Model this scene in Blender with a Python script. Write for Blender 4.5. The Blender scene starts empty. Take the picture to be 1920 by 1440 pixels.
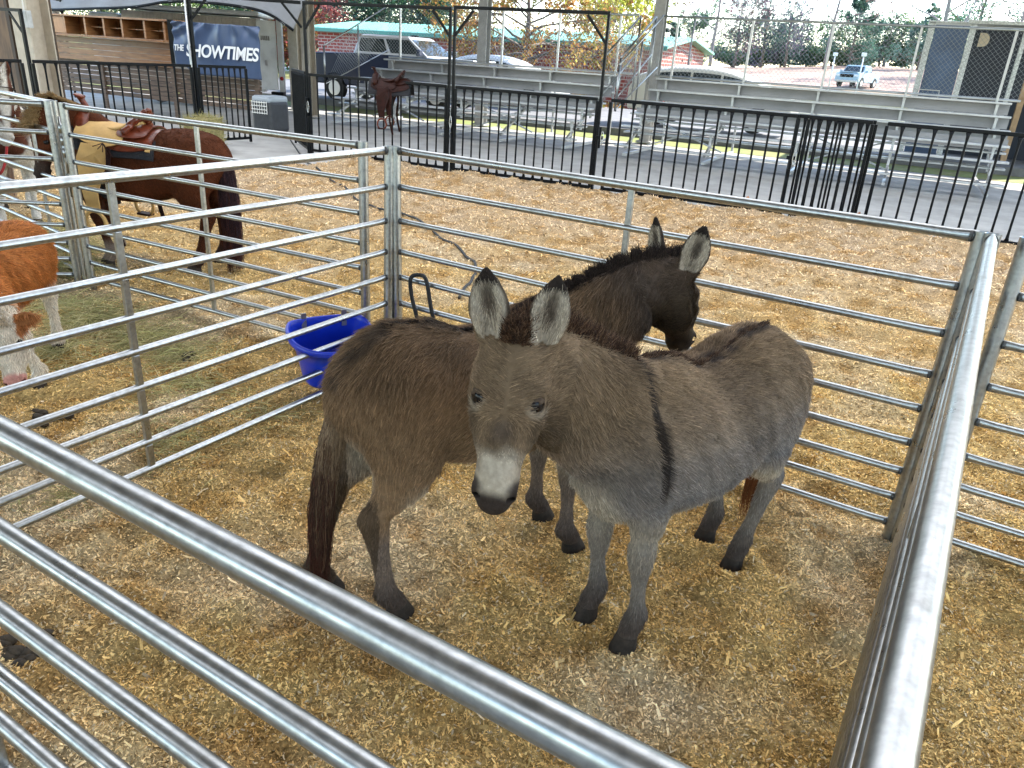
import bpy, bmesh, math, random
import numpy as np
from mathutils import Vector, Matrix

SC = bpy.context.scene
COL = SC.collection
RNG = np.random.default_rng(7)
random.seed(7)
rad = math.radians

# ------------------------------------------------------------------ camera
CAM_H = 1.917
PITCH, ROLL = rad(23.3716), rad(3.7318)
cs, sn, cp, sp = math.cos(ROLL), math.sin(ROLL), math.cos(PITCH), math.sin(PITCH)
cam_data = bpy.data.cameras.new("camera")
cam = bpy.data.objects.new("camera", cam_data)
COL.objects.link(cam)
cam.matrix_world = Matrix(((cs, -sn, 0, 0), (sn * sp, cs * sp, -cp, 0), (sn * cp, cs * cp, sp, CAM_H), (0, 0, 0, 1)))
cam_data.sensor_fit = 'HORIZONTAL'
cam_data.sensor_width = 36.0
cam_data.lens = 1414.93 / 1920 * 36.0
cam_data.clip_start, cam_data.clip_end = 0.05, 3000
SC.camera = cam

# ------------------------------------------------------------------ light
SUN_AZ = rad(62)      # measured clockwise from +Y (straight ahead) towards +X (right)
SUN_EL = rad(38)
world = bpy.data.worlds.new("World")
SC.world = world
world.use_nodes = True
wn = world.node_tree
wn.nodes.clear()
sky = wn.nodes.new('ShaderNodeTexSky')
sky.sky_type = 'NISHITA'
sky.sun_disc = False
sky.sun_elevation = SUN_EL
sky.sun_rotation = SUN_AZ
sky.air_density, sky.dust_density, sky.ozone_density = 1.0, 0.4, 1.0
bg = wn.nodes.new('ShaderNodeBackground')
bg.inputs['Strength'].default_value = 0.15
wo = wn.nodes.new('ShaderNodeOutputWorld')
wn.links.new(sky.outputs[0], bg.inputs[0])
wn.links.new(bg.outputs[0], wo.inputs[0])
sun_data = bpy.data.lights.new("sun", 'SUN')
sun_data.energy = 3.2
sun_data.angle = rad(0.6)
sun_data.color = (1.0, 0.94, 0.84)
sun = bpy.data.objects.new("sun", sun_data)
COL.objects.link(sun)
sdir = Vector((math.sin(SUN_AZ) * math.cos(SUN_EL), math.cos(SUN_AZ) * math.cos(SUN_EL), math.sin(SUN_EL)))
sun.rotation_euler = sdir.to_track_quat('Z', 'Y').to_euler()
sun.location = (0, 0, 30)

SC.view_settings.view_transform = 'Standard'
SC.view_settings.look = 'None'
SC.view_settings.exposure = 2.4
SC.view_settings.gamma = 1.0
SC.view_settings.use_curve_mapping = False
SC.render.engine = 'CYCLES'
SC.cycles.use_denoising = True
SC.cycles.denoiser = 'OPENIMAGEDENOISE'
SC.cycles.max_bounces = 8
SC.cycles.diffuse_bounces = 4
SC.cycles.glossy_bounces = 3
SC.cycles.transmission_bounces = 4
SC.cycles.transparent_max_bounces = 6
SC.cycles.sample_clamp_indirect = 6.0
SC.cycles.caustics_reflective = False
SC.cycles.caustics_refractive = False

# ------------------------------------------------------------------ helpers
E1 = np.array((0.909, -0.417, 0.0)); E1 /= np.linalg.norm(E1)   # arena axes: along the black fence, and away from it
E2 = np.array((-E1[1], E1[0], 0.0))
def A(a, b, z=0.0):
    return E1 * a + E2 * b + np.array((0, 0, z))
def V(*a): return np.array(a, float)
def nrm(v):
    v = np.asarray(v, float); return v / max(np.linalg.norm(v), 1e-12)
ZUP = V(0, 0, 1)

def nodes_of(m):
    m.use_nodes = True
    return m.node_tree.nodes, m.node_tree.links, m.node_tree.nodes['Principled BSDF']

def mat(name, col, rough=0.6, metal=0.0, var=0.0, scale=8.0, bump=0.0, bscale=60.0, col2=None, detail=4.0, spec=0.5, stretch=(1, 1, 1), coat=0.0):
    """principled material: colour broken up by noise, fine bump"""
    m = bpy.data.materials.new(name)
    n, l, b = nodes_of(m)
    b.inputs['Roughness'].default_value = rough
    b.inputs['Metallic'].default_value = metal
    b.inputs['Specular IOR Level'].default_value = spec
    b.inputs['Coat Weight'].default_value = coat
    b.inputs['Base Color'].default_value = (*col, 1)
    tc = n.new('ShaderNodeTexCoord')
    mp = n.new('ShaderNodeMapping'); mp.inputs['Scale'].default_value = stretch
    l.new(tc.outputs['Object'], mp.inputs['Vector'])
    if var > 0 or col2 is not None:
        t = n.new('ShaderNodeTexNoise'); t.inputs['Scale'].default_value = scale; t.inputs['Detail'].default_value = detail
        t.inputs['Roughness'].default_value = 0.62
        l.new(mp.outputs[0], t.inputs['Vector'])
        r = n.new('ShaderNodeValToRGB')
        c2 = col2 if col2 is not None else tuple(c * (1 - var) for c in col)
        c1 = col if col2 is not None else tuple(min(1, c * (1 + var * 0.6)) for c in col)
        r.color_ramp.elements[0].position = 0.34; r.color_ramp.elements[0].color = (*c2, 1)
        r.color_ramp.elements[1].position = 0.66; r.color_ramp.elements[1].color = (*c1, 1)
        l.new(t.outputs['Fac'], r.inputs['Fac']); l.new(r.outputs[0], b.inputs['Base Color'])
        mr = n.new('ShaderNodeMapRange'); mr.inputs['To Min'].default_value = max(0, rough - 0.1); mr.inputs['To Max'].default_value = min(1, rough + 0.1)
        l.new(t.outputs['Fac'], mr.inputs['Value']); l.new(mr.outputs[0], b.inputs['Roughness'])
    if bump > 0:
        t2 = n.new('ShaderNodeTexNoise'); t2.inputs['Scale'].default_value = bscale; t2.inputs['Detail'].default_value = 5
        l.new(mp.outputs[0], t2.inputs['Vector'])
        bp = n.new('ShaderNodeBump'); bp.inputs['Strength'].default_value = bump; bp.inputs['Distance'].default_value = 0.01
        l.new(t2.outputs['Fac'], bp.inputs['Height']); l.new(bp.outputs[0], b.inputs['Normal'])
    return m

def attr_mat(name, attr='col', rough=0.8, bump=0.0, bscale=120, spec=0.3, mottle=0.0, mscale=30):
    """principled material whose colour comes from a colour attribute on the mesh"""
    m = bpy.data.materials.new(name)
    n, l, b = nodes_of(m)
    a = n.new('ShaderNodeAttribute'); a.attribute_name = attr
    b.inputs['Roughness'].default_value = rough
    b.inputs['Specular IOR Level'].default_value = spec
    src = a.outputs['Color']
    tc = n.new('ShaderNodeTexCoord')
    if mottle > 0:
        t = n.new('ShaderNodeTexNoise'); t.inputs['Scale'].default_value = mscale; t.inputs['Detail'].default_value = 5
        l.new(tc.outputs['Object'], t.inputs['Vector'])
        mr = n.new('ShaderNodeMapRange'); mr.inputs['From Min'].default_value = .3; mr.inputs['From Max'].default_value = .7
        mr.inputs['To Min'].default_value = 1 - mottle; mr.inputs['To Max'].default_value = 1 + mottle * .5
        l.new(t.outputs['Fac'], mr.inputs['Value'])
        mx = n.new('ShaderNodeVectorMath'); mx.operation = 'SCALE'
        l.new(src, mx.inputs[0]); l.new(mr.outputs[0], mx.inputs['Scale']); src = mx.outputs[0]
    l.new(src, b.inputs['Base Color'])
    if bump > 0:
        t2 = n.new('ShaderNodeTexNoise'); t2.inputs['Scale'].default_value = bscale; t2.inputs['Detail'].default_value = 4
        l.new(tc.outputs['Object'], t2.inputs['Vector'])
        bp = n.new('ShaderNodeBump'); bp.inputs['Strength'].default_value = bump; bp.inputs['Distance'].default_value = 0.01
        l.new(t2.outputs['Fac'], bp.inputs['Height']); l.new(bp.outputs[0], b.inputs['Normal'])
    return m

class MB:
    """collects vertices and faces of one part"""
    def __init__(s): s.v, s.f, s.n = [], [], 0
    def add(s, v, f):
        v = np.asarray(v, float); s.v.append(v)
        s.f.extend([tuple(i + s.n for i in q) for q in f]); s.n += len(v); return s
    def box(s, c, half, ax=None):
        c = np.asarray(c, float); h = np.asarray(half, float)
        ax = np.eye(3) if ax is None else np.asarray(ax, float)
        sg = np.array([(x, y, z) for x in (-1, 1) for y in (-1, 1) for z in (-1, 1)], float)
        s.add(c + (sg * h) @ ax, [(0, 1, 3, 2), (4, 6, 7, 5), (0, 4, 5, 1), (2, 3, 7, 6), (0, 2, 6, 4), (1, 5, 7, 3)]); return s
    def beam(s, p0, p1, w, h, up=ZUP):
        """box from p0 to p1, w wide sideways and h along up"""
        p0, p1 = np.asarray(p0, float), np.asarray(p1, float)
        t = nrm(p1 - p0); u = np.asarray(up, float)
        if abs(t @ u) > 0.98: u = V(1, 0, 0)
        sd = nrm(np.cross(t, u)); u2 = np.cross(sd, t)
        return s.box((p0 + p1) / 2, (np.linalg.norm(p1 - p0) / 2, w / 2, h / 2), (t, sd, u2))
    def tube(s, pts, r, seg=10, caps=True, flat=None):
        pts = np.asarray(pts, float); k = len(pts)
        r = np.broadcast_to(np.asarray(r, float), (k,))
        tg = np.gradient(pts, axis=0); tg /= np.linalg.norm(tg, axis=1)[:, None] + 1e-12
        u = V(0, 0, 1) if abs(tg[0] @ ZUP) < 0.9 else V(1, 0, 0)
        rings = []
        for i in range(k):
            u = nrm(u - tg[i] * (u @ tg[i])); w = np.cross(tg[i], u)
            an = np.arange(seg) * 2 * math.pi / seg
            fu, fw = (1, 1) if flat is None else flat[i]
            rings.append(pts[i] + r[i] * (np.cos(an)[:, None] * u * fu + np.sin(an)[:, None] * w * fw))
        f = []
        for i in range(k - 1):
            for j in range(seg):
                j2 = (j + 1) % seg
                f.append((i * seg + j, i * seg + j2, (i + 1) * seg + j2, (i + 1) * seg + j))
        if caps:
            f.append(tuple(range(seg - 1, -1, -1))); f.append(tuple((k - 1) * seg + j for j in range(seg)))
        return s.add(np.concatenate(rings), f)
    def loft(s, rings, close=True, caps=True):
        """rings: list of equal-length vertex loops"""
        m = len(rings[0]); f = []
        for i in range(len(rings) - 1):
            for j in range(m if close else m - 1):
                j2 = (j + 1) % m
                f.append((i * m + j, i * m + j2, (i + 1) * m + j2, (i + 1) * m + j))
        if caps and close:
            f.append(tuple(range(m - 1, -1, -1))); f.append(tuple((len(rings) - 1) * m + j for j in range(m)))
        return s.add(np.concatenate([np.asarray(r, float) for r in rings]), f)
    def prism(s, poly, off):
        """extrude a closed 3-D polygon by the vector off"""
        poly = np.asarray(poly, float); k = len(poly)
        f = [tuple(range(k - 1, -1, -1)), tuple(range(k, 2 * k))]
        f += [(i, (i + 1) % k, k + (i + 1) % k, k + i) for i in range(k)]
        return s.add(np.concatenate([poly, poly + np.asarray(off, float)]), f)
    def build(s, name, m, parent=None, smooth=False, bevel=0.0, sub=0, loc=None):
        v = np.concatenate(s.v) if s.v else np.zeros((0, 3))
        o = link_mesh(name, v, s.f, m, parent, smooth, loc)
        if bevel > 0:
            b = o.modifiers.new('bevel', 'BEVEL'); b.width = bevel; b.segments = 2; b.limit_method = 'ANGLE'; b.angle_limit = rad(40)
        if sub > 0:
            q = o.modifiers.new('sub', 'SUBSURF'); q.levels = sub; q.render_levels = sub
        return o

def fix_normals(me):
    bm = bmesh.new(); bm.from_mesh(me)
    bmesh.ops.recalc_face_normals(bm, faces=bm.faces)
    bm.to_mesh(me); bm.free()

def link_mesh(name, v, f, m, parent=None, smooth=False, loc=None, recalc=True):
    me = bpy.data.meshes.new(name)
    v = np.asarray(v, float)
    if parent is not None and loc is None: loc = None
    org = V(0, 0, 0) if loc is None else np.asarray(loc, float)
    base = V(*parent['_base']) if parent is not None and '_base' in parent else V(0, 0, 0)
    me.from_pydata((v - org - base if loc is None else v - org).tolist(), [], f)
    if recalc: fix_normals(me)
    if smooth: me.polygons.foreach_set('use_smooth', [True] * len(me.polygons))
    me.materials.append(m)
    o = bpy.data.objects.new(name, me); COL.objects.link(o)
    if parent is not None: o.parent = parent; o['_base'] = [float(x) for x in base]
    if loc is not None: o.location = loc
    return o

def big_mesh(name, v, quads, m, cols=None, smooth=False, parent=None, attr='col'):
    """numpy arrays straight into a mesh; cols = per-vertex colour"""
    base = V(*parent['_base']) if parent is not None else V(0, 0, 0)
    me = bpy.data.meshes.new(name)
    v = np.asarray(v, np.float32) - base.astype(np.float32); q = np.asarray(quads, np.int32); k = q.shape[1]
    me.vertices.add(len(v)); me.vertices.foreach_set('co', v.ravel())
    me.loops.add(q.size); me.loops.foreach_set('vertex_index', q.ravel())
    me.polygons.add(len(q)); me.polygons.foreach_set('loop_start', np.arange(0, q.size, k, dtype=np.int32))
    if smooth: me.polygons.foreach_set('use_smooth', np.ones(len(q), bool))
    me.update(calc_edges=True)
    if cols is not None:
        ca = me.color_attributes.new(attr, 'FLOAT_COLOR', 'POINT')
        c4 = np.ones((len(v), 4), np.float32); c4[:, :3] = cols
        ca.data.foreach_set('color', c4.ravel())
    me.materials.append(m)
    o = bpy.data.objects.new(name, me); COL.objects.link(o)
    if parent is not None: o.parent = parent; o['_base'] = [float(x) for x in base]
    return o

def tag(o, label=None, cat=None, group=None, kind=None):
    if label: o['label'] = label
    if cat: o['category'] = cat
    if group: o['group'] = group
    if kind: o['kind'] = kind
    return o

def thing(name, label, cat, base=(0, 0, 0), group=None):
    """an Empty at the thing's base; parts are given in world coordinates"""
    o = bpy.data.objects.new(name, None); COL.objects.link(o)
    o.empty_display_size = 0.1
    o.location = [float(x) for x in base]; o['_base'] = [float(x) for x in base]
    return tag(o, label, cat, group)

def copy_tree(o, parent=None):
    c = o.copy(); COL.objects.link(c)
    if parent is not None: c.parent = parent
    for ch in list(o.children): copy_tree(ch, c)
    return c

def vnoise(x, y, seed=0):
    """smooth value noise on numpy arrays"""
    def h(i, j):
        n = (i * 374761393 + j * 668265263 + seed * 982451653) & 0x7fffffff
        n = ((n ^ (n >> 13)) * 1274126177) & 0x7fffffff
        return ((n ^ (n >> 16)) & 0xffff) / 65535.0
    xi = np.floor(x).astype(np.int64); yi = np.floor(y).astype(np.int64)
    fx = x - xi; fy = y - yi
    fx = fx * fx * (3 - 2 * fx); fy = fy * fy * (3 - 2 * fy)
    return (h(xi, yi) * (1 - fx) + h(xi + 1, yi) * fx) * (1 - fy) + (h(xi, yi + 1) * (1 - fx) + h(xi + 1, yi + 1) * fx) * fy

def hair_obj(name, roots, dirs, lens, cols, m, parent, npt=4, r0=0.0009, r1=0.0002, bend=None, jit=0.0):
    """strands as a curves object: roots (N,3), dirs (N,3) start direction, bend (N,3) pulls the tip"""
    N = len(roots); base = V(*parent['_base'])
    hc = bpy.data.hair_curves.new(name)
    hc.add_curves([npt] * N)
    t = np.linspace(0, 1, npt)
    P = roots[:, None, :] + dirs[:, None, :] * lens[:, None, None] * t[None, :, None]
    if bend is not None: P = P + bend[:, None, :] * (lens[:, None, None] * (t ** 2)[None, :, None])
    if jit > 0: P[:, 1:] += RNG.normal(0, jit, P[:, 1:].shape) * lens[:, None, None]
    P = P - base
    hc.attributes['position'].data.foreach_set('vector', P.astype(np.float32).ravel())
    ra = hc.attributes.get('radius') or hc.attributes.new('radius', 'FLOAT', 'POINT')
    ra.data.foreach_set('value', np.tile(r0 + (r1 - r0) * t, N).astype(np.float32))
    ca = hc.attributes.new('col', 'FLOAT_COLOR', 'POINT')
    c4 = np.ones((N, npt, 4), np.float32); c4[:, :, :3] = cols if cols.ndim == 3 else cols[:, None, :]
    ca.data.foreach_set('color', c4.ravel())
    hc.materials.append(m)
    o = bpy.data.objects.new(name, hc); COL.objects.link(o); o.parent = parent
    return o

# ------------------------------------------------------------------ ground
PEN_C, PEN_R, PEN_NL, PEN_NR = V(-0.783, 4.544, 0), V(1.822, 2.96, 0), V(-2.333, 1.885, 0), V(0.277, 0.36, 0)
HOOFS = []           # filled by the animals before the bedding is shaped (world xy of the feet)

M_field = mat("dry_grass_ground", (0.20, 0.17, 0.06), 0.95, var=0.45, scale=0.35, detail=8, bump=0.4, bscale=12, col2=(0.13, 0.15, 0.035))
M_soil = mat("reddish_field_soil", (0.30, 0.17, 0.11), 0.95, var=0.3, scale=0.2, detail=8, col2=(0.22, 0.15, 0.08))
M_concrete = mat("grey_concrete", (0.36, 0.35, 0.33), 0.85, var=0.25, scale=1.6, detail=9, bump=0.25, bscale=40)
M_asphalt = mat("parking_asphalt", (0.16, 0.16, 0.165), 0.9, var=0.25, scale=3, detail=8, bump=0.3, bscale=80)

def sheet(name, a0, a1, b0, b1, z, m, kind='structure'):
    return tag(MB().add([A(a0, b0, z), A(a1, b0, z), A(a1, b1, z), A(a0, b1, z)], [(0, 1, 2, 3)]).build(name, m), kind=kind)
sheet('ground', -900, 900, -300, 1500, -0.06, M_field)
sheet('concrete_floor', -30, 24, -16, 21.2, -0.052, M_concrete)

def bed_h(x, y):
    """height of the shavings: lumpy, trodden into scoops"""
    h = 0.05 * (vnoise(x * 1.6, y * 1.6, 1) - 0.5) + 0.075 * (vnoise(x * 4.2, y * 4.2, 2) - 0.5)
    h += 0.05 * (vnoise(x * 9.5, y * 9.5, 3) - 0.5) + 0.012 * (vnoise(x * 24, y * 24, 4) - 0.5)
    sc = vnoise(x * 5.1 + 7, y * 5.1 + 3, 9)
    h -= 0.07 * np.clip(sc - 0.62, 0, 1) / 0.38
    h = np.maximum(h, -0.042)
    for (hx, hy) in HOOFS:
        d2 = (x - hx) ** 2 + (y - hy) ** 2
        h = h * (1 - np.exp(-d2 / 0.008)) + 0.018 * np.exp(-(np.sqrt(d2) - 0.10) ** 2 / 0.0016)
    e2 = x * E2[0] + y * E2[1]; e1 = x * E1[0] + y * E1[1]
    edge = 11.95 + 0.22 * (vnoise(e1 * 0.9, e1 * 0 + 5, 5) - 0.5)
    h += 0.05 * np.exp(-((e2 - edge + 0.35) / 0.35) ** 2)
    h -= np.clip((e2 - edge) * 0.55, 0, 0.4)
    # left end of the bedding, where bare concrete shows by the gate
    lim = -9.2 - 1.0 * np.clip((11.0 - e2) / 3.0, -2, 4) + 0.4 * (vnoise(e2 * 1.2, e2 * 0 + 9, 6) - .5)
    far = np.clip((e2 - 9.5) / 1.0, 0, 1)
    h -= far * np.clip((lim - e1) * 0.5, 0, 0.4)
    return h

def grid_mesh(x0, x1, y0, y1, step):
    nx = int((x1 - x0) / step) + 1; ny = int((y1 - y0) / step) + 1
    X, Y = np.meshgrid(np.linspace(x0, x1, nx), np.linspace(y0, y1, ny))
    x = X.ravel(); y = Y.ravel(); z = bed_h(x, y)
    i = np.arange(nx * ny).reshape(ny, nx)
    q = np.stack([i[:-1, :-1], i[:-1, 1:], i[1:, 1:], i[1:, :-1]], -1).reshape(-1, 4)
    return np.stack([x, y, z], 1), q

def bed_colour(x, y, rnd):
    """colour of the bedding: straw gold, pale new shavings, rust and damp patches"""
    p1 = vnoise(x * 2.1, y * 2.1, 21); p2 = vnoise(x * 5.5, y * 5.5, 22); p3 = vnoise(x * 0.9 + 4, y * 0.9, 23)
    pale = np.array((0.86, 0.66, 0.39)); gold = np.array((0.76, 0.515, 0.20)); rust = np.array((0.50, 0.27, 0.07)); grey = np.array((0.50, 0.39, 0.24))
    p4 = vnoise(x * 13 + 3, y * 13, 24); w_r = np.clip((p2 * .65 + p4 * .35 - 0.50) * 4, 0, 1) * 0.62; w_p = np.clip((p1 - 0.45) * 2.5, 0, 1); w_g = np.clip((p3 - 0.55) * 3, 0, 1) * 0.10
    c = gold * np.ones((len(x), 1))
    c = c * (1 - w_p[:, None]) + pale * w_p[:, None]
    c = c * (1 - w_g[:, None]) + grey * w_g[:, None]
    w_f = np.clip((y + .3 * x - 5.5) / 4.0, 0, 1) * .75
    c = c * (1 - w_f[:, None]) + np.array((0.66, 0.48, 0.31)) * w_f[:, None]
    c = c * (1 - w_r[:, None]) + rust * w_r[:, None]
    return c * rnd[:, None]

def make_bedding():
    m = attr_mat("wood_shavings_bed", rough=0.95, bump=0.9, bscale=90, spec=0.1, mottle=0.55, mscale=70)
    m2 = attr_mat("wood_chips", rough=0.8, spec=0.1, mottle=0.2, mscale=200)
    V_, Q_ = [], []; n = 0
    for (x0, x1, y0, y1, st) in ((-4.2, 3.2, 0.2, 5.2, 0.025), (-15, 11, 5.2, 18, 0.06), (-15, -4.2, 0.2, 5.2, 0.08), (3.2, 11, 0.2, 5.2, 0.08)):
        v, q = grid_mesh(x0, x1, y0, y1, st)
        V_.append(v); Q_.append(q + n); n += len(v)
    v = np.concatenate(V_); q = np.concatenate(Q_)
    c = bed_colour(v[:, 0], v[:, 1], 0.45 + 0.28 * RNG.random(len(v)))  # sheet darkened: shade of the gaps between chips put into its colour
    tag(big_mesh('bedding_ground', v, q, m, c, smooth=True), kind='structure')
    # loose shavings, one mass nobody could count
    def chips(N, xr, yr, lmin, lmax, wmin, wmax, vis):
        x = RNG.uniform(*xr, N); y = RNG.uniform(*yr, N)
        k = vis(x, y); x, y = x[k], y[k]; N = len(x)
        z = bed_h(x, y); keep = z > -0.05; x, y, z = x[keep], y[keep], z[keep]; N = len(x)
        L = lmin + (lmax - lmin) * RNG.random(N) ** 2.2; W = L * RNG.uniform(wmin, wmax, N); W = np.clip(W, 0.0012, 0.012)
        yaw = RNG.uniform(0, 2 * math.pi, N); pit = RNG.normal(0, 0.45, N); rol = RNG.normal(0, 0.65, N)
        d = np.stack([np.cos(yaw) * np.cos(pit), np.sin(yaw) * np.cos(pit), np.sin(pit)], 1)
        s0 = np.stack([-np.sin(yaw), np.cos(yaw), np.zeros(N)], 1)
        up = np.cross(d, s0); s1 = s0 * np.cos(rol)[:, None] + up * np.sin(rol)[:, None]; nn = np.cross(d, s1)
        c0 = np.stack([x, y, z + 0.002 + np.abs(np.sin(pit)) * L * 0.35], 1)
        cur = (RNG.normal(0, 0.07, N) * L)[:, None] * nn
        tap = RNG.uniform(0.3, 1, N)[:, None]
        dl = d * (L / 2)[:, None]; sw = s1 * (W / 2)[:, None]
        P = np.stack([c0 - dl - sw * tap, c0 - dl + sw, c0 + cur - sw, c0 + cur + sw, c0 + dl - sw, c0 + dl + sw * tap], 1)
        q0 = np.array([[0, 1, 3, 2], [2, 3, 5, 4]])
        Q = (np.arange(N)[:, None, None] * 6 + q0[None]).reshape(-1, 4)
        br = np.exp(RNG.normal(0.03, 0.48, N)); br = np.clip(br, 0.22, 1.5)
        c = bed_colour(x, y, br); w = (RNG.random(N) < 0.11)[:, None]
        c = np.where(w, np.array((0.70, 0.56, 0.36)) * np.clip(br, .7, 1.2)[:, None], c)
        return P.reshape(-1, 3), Q, np.repeat(c, 6, 0)
    def near(x, y): return (y > 0.75) & (np.abs(x + 0.1) < 0.9 + 0.80 * y)
    def mid(x, y): return (np.abs(x + 0.2) < 0.8 + 0.80 * y)
    V_, Q_, C_ = [], [], []; n = 0
    for a in ((640000, (-3.6, 3.4), (0.7, 3.8), 0.0035, 0.017, 0.16, 0.55, near), (40000, (-3.6, 3.4), (0.7, 3.8), 0.010, 0.026, 0.12, 0.4, near), (7000, (-3.4, 3.2), (0.7, 3.6), 0.016, 0.040, 0.10, 0.4, near), (900, (-3.0, 3.0), (0.7, 3.6), 0.03, 0.065, 0.12, 0.3, near),
              (280000, (-6, 5.5), (3.8, 7.0), 0.007, 0.028, 0.12, 0.4, mid), (170000, (-12, 9), (7.0, 15.0), 0.018, 0.05, 0.15, 0.4, mid)):
        v, q, c = chips(*a); V_.append(v); Q_.append(q + n); C_.append(c); n += len(v)
    tag(big_mesh('wood_shavings', np.concatenate(V_), np.concatenate(Q_), m2, np.concatenate(C_)), kind='stuff',
        label='loose golden wood shavings spread over the pen floor', cat='wood shavings')

# ------------------------------------------------------------------ galvanised pen panels
def galv_mat():
    m = bpy.data.materials.new("galvanised_steel")
    n, l, b = nodes_of(m)
    b.inputs['Metallic'].default_value = 1.0
    tc = n.new('ShaderNodeTexCoord')
    t = n.new('ShaderNodeTexNoise'); t.inputs['Scale'].default_value = 55; t.inputs['Detail'].default_value = 6
    t3 = n.new('ShaderNodeTexNoise'); t3.inputs['Scale'].default_value = 7; t3.inputs['Detail'].default_value = 5; t3.inputs['Roughness'].default_value = .65
    for q in (t, t3): l.new(tc.outputs['Object'], q.inputs['Vector'])
    r = n.new('ShaderNodeValToRGB')
    r.color_ramp.elements[0].position = .3; r.color_ramp.elements[0].color = (0.29, 0.30, 0.30, 1)
    r.color_ramp.elements[1].position = .62; r.color_ramp.elements[1].color = (0.40, 0.41, 0.41, 1)
    l.new(t.outputs['Fac'], r.inputs['Fac'])
    r2 = n.new('ShaderNodeValToRGB')           # grime
    r2.color_ramp.elements[0].position = .30; r2.color_ramp.elements[0].color = (0.42, 0.38, 0.32, 1)
    r2.color_ramp.elements[1].position = .46; r2.color_ramp.elements[1].color = (1, 1, 1, 1)
    l.new(t3.outputs['Fac'], r2.inputs['Fac'])
    mx = n.new('ShaderNodeMixRGB'); mx.blend_type = 'MULTIPLY'; mx.inputs['Fac'].default_value = 0.35
    l.new(r.outputs[0], mx.inputs[1]); l.new(r2.outputs[0], mx.inputs[2])
    l.new(mx.outputs[0], b.inputs['Base Color'])
    mr = n.new('ShaderNodeMapRange'); mr.inputs['From Min'].default_value = .3; mr.inputs['From Max'].default_value = .7
    mr.inputs['To Min'].default_value = 0.40; mr.inputs['To Max'].default_value = 0.25
    l.new(t3.outputs['Fac'], mr.inputs['Value']); l.new(mr.outputs[0], b.inputs['Roughness'])
    bp = n.new('ShaderNodeBump'); bp.inputs['Strength'].default_value = 0.03; bp.inputs['Distance'].default_value = 0.002
    l.new(t.outputs['Fac'], bp.inputs['Height']); l.new(bp.outputs[0], b.inputs['Normal'])
    return m
M_galv = galv_mat()
M_weld = mat("dark_weld", (0.10, 0.10, 0.10), 0.6, metal=0.6, var=0.4, scale=60)
RAILS = [1.383, 1.178, 0.979, 0.793, 0.634, 0.468, 0.324, 0.191, 0.058]

def pen_panel(p0, p1, label, inset0=0.036, inset1=0.036, lean=(0, 0), brace_at=0.5, lift=0.0):
    """nine-rail livestock panel between two ground points"""
    p0, p1 = np.asarray(p0, float), np.asarray(p1, float)
    t = nrm(p1 - p0); sd = V(-t[1], t[0], 0)
    a, b = p0 + t * inset0, p1 - t * inset1
    root = thing('pen_panel', label, 'fence panel', ((a + b) / 2), 'galvanised panels of the animal pens')
    for q, ln in ((a, lean[0]), (b, lean[1])):
        lo = q + t * (-ln * 0.03); hi = q + t * ln * 0.03
        mb = MB()
        P = np.array([lo + V(0, 0, -0.05), hi + V(0, 0, 1.405)])
        mb.tube(P, 0.030, 20, caps=False)
        mb.tube(np.array([hi + V(0, 0, 1.405), hi + V(0, 0, 1.396), hi + V(0, 0, 1.15)]), [0.030, 0.0265, 0.0265], 20, caps=False)
        mb.build('post', M_galv, root, smooth=True)
    for i, z in enumerate(RAILS):
        r = 0.0215 if i == 0 else 0.0168
        L = np.linalg.norm(b - a); k = 9
        ss = np.array([0.012, 0.05, 0.10, 0.3, L / 2, L - 0.3, L - 0.10, L - 0.05, L - 0.012])
        sag = 0.004 * math.sin(i * 2.1 + p0[0] * 3)
        P = np.array([a + t * s_ + V(0, 0, z + lift + (sag if s_ == L / 2 else 0)) for s_ in ss])
        fl = [(1.15, .62), (1.12, .75), (1, 1)] + [(1, 1)] * 3 + [(1, 1), (1.12, .75), (1.15, .62)]
        mb = MB(); mb.tube(P, r, 16, flat=fl)
        rl = mb.build('rail', M_galv, root, smooth=True)
        for s_ in (0.034, L - 0.034):
            w = MB(); w.tube(np.array([a + t * (s_ - 0.006) + V(0, 0, z + lift), a + t * (s_ + 0.006) + V(0, 0, z + lift)]), r * 1.12, 10)
            w.build('weld', M_weld, rl, smooth=True)
    c = a + (b - a) * brace_at
    mb = MB()
    zs = [z for z in RAILS]
    for z0, z1 in zip(zs[:-1], zs[1:]):
        mb.beam(c + V(0, 0, z1 + lift + 0.012), c + V(0, 0, z0 + lift - 0.012), 0.022, 0.03, t)
    mb.build('brace', M_galv, root, bevel=0.003)
    return root

def pen_clamp(c, d0, d1, label):
    """corner hinge: stacked knuckles and drop pin between two panel posts"""
    root = thing('hinge_pin', label, 'fence hinge', c, 'hinge pins between pen panels')
    pin = MB().tube(np.array([c + V(0, 0, 0.70), c + V(0, 0, 1.30)]), 0.0085, 10).build('pin', M_galv, root, smooth=True)
    k = MB()
    for z in (1.0, 1.09, 1.18, 0.80):
        k.tube(np.array([c + V(0, 0, z), c + V(0, 0, z + 0.07)]), 0.014, 12)
    k.build('knuckle', M_galv, root, smooth=True)
    p = MB()
    for d in (d0, d1):
        p.beam(c + V(0, 0, 1.10) + d * 0.008, c + V(0, 0, 1.10) + d * 0.03, 0.006, 0.28, ZUP)
        p.beam(c + V(0, 0, 0.83) + d * 0.008, c + V(0, 0, 0.83) + d * 0.03, 0.006, 0.10, ZUP)
    p.build('plate', M_galv, root)
    return root

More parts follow.
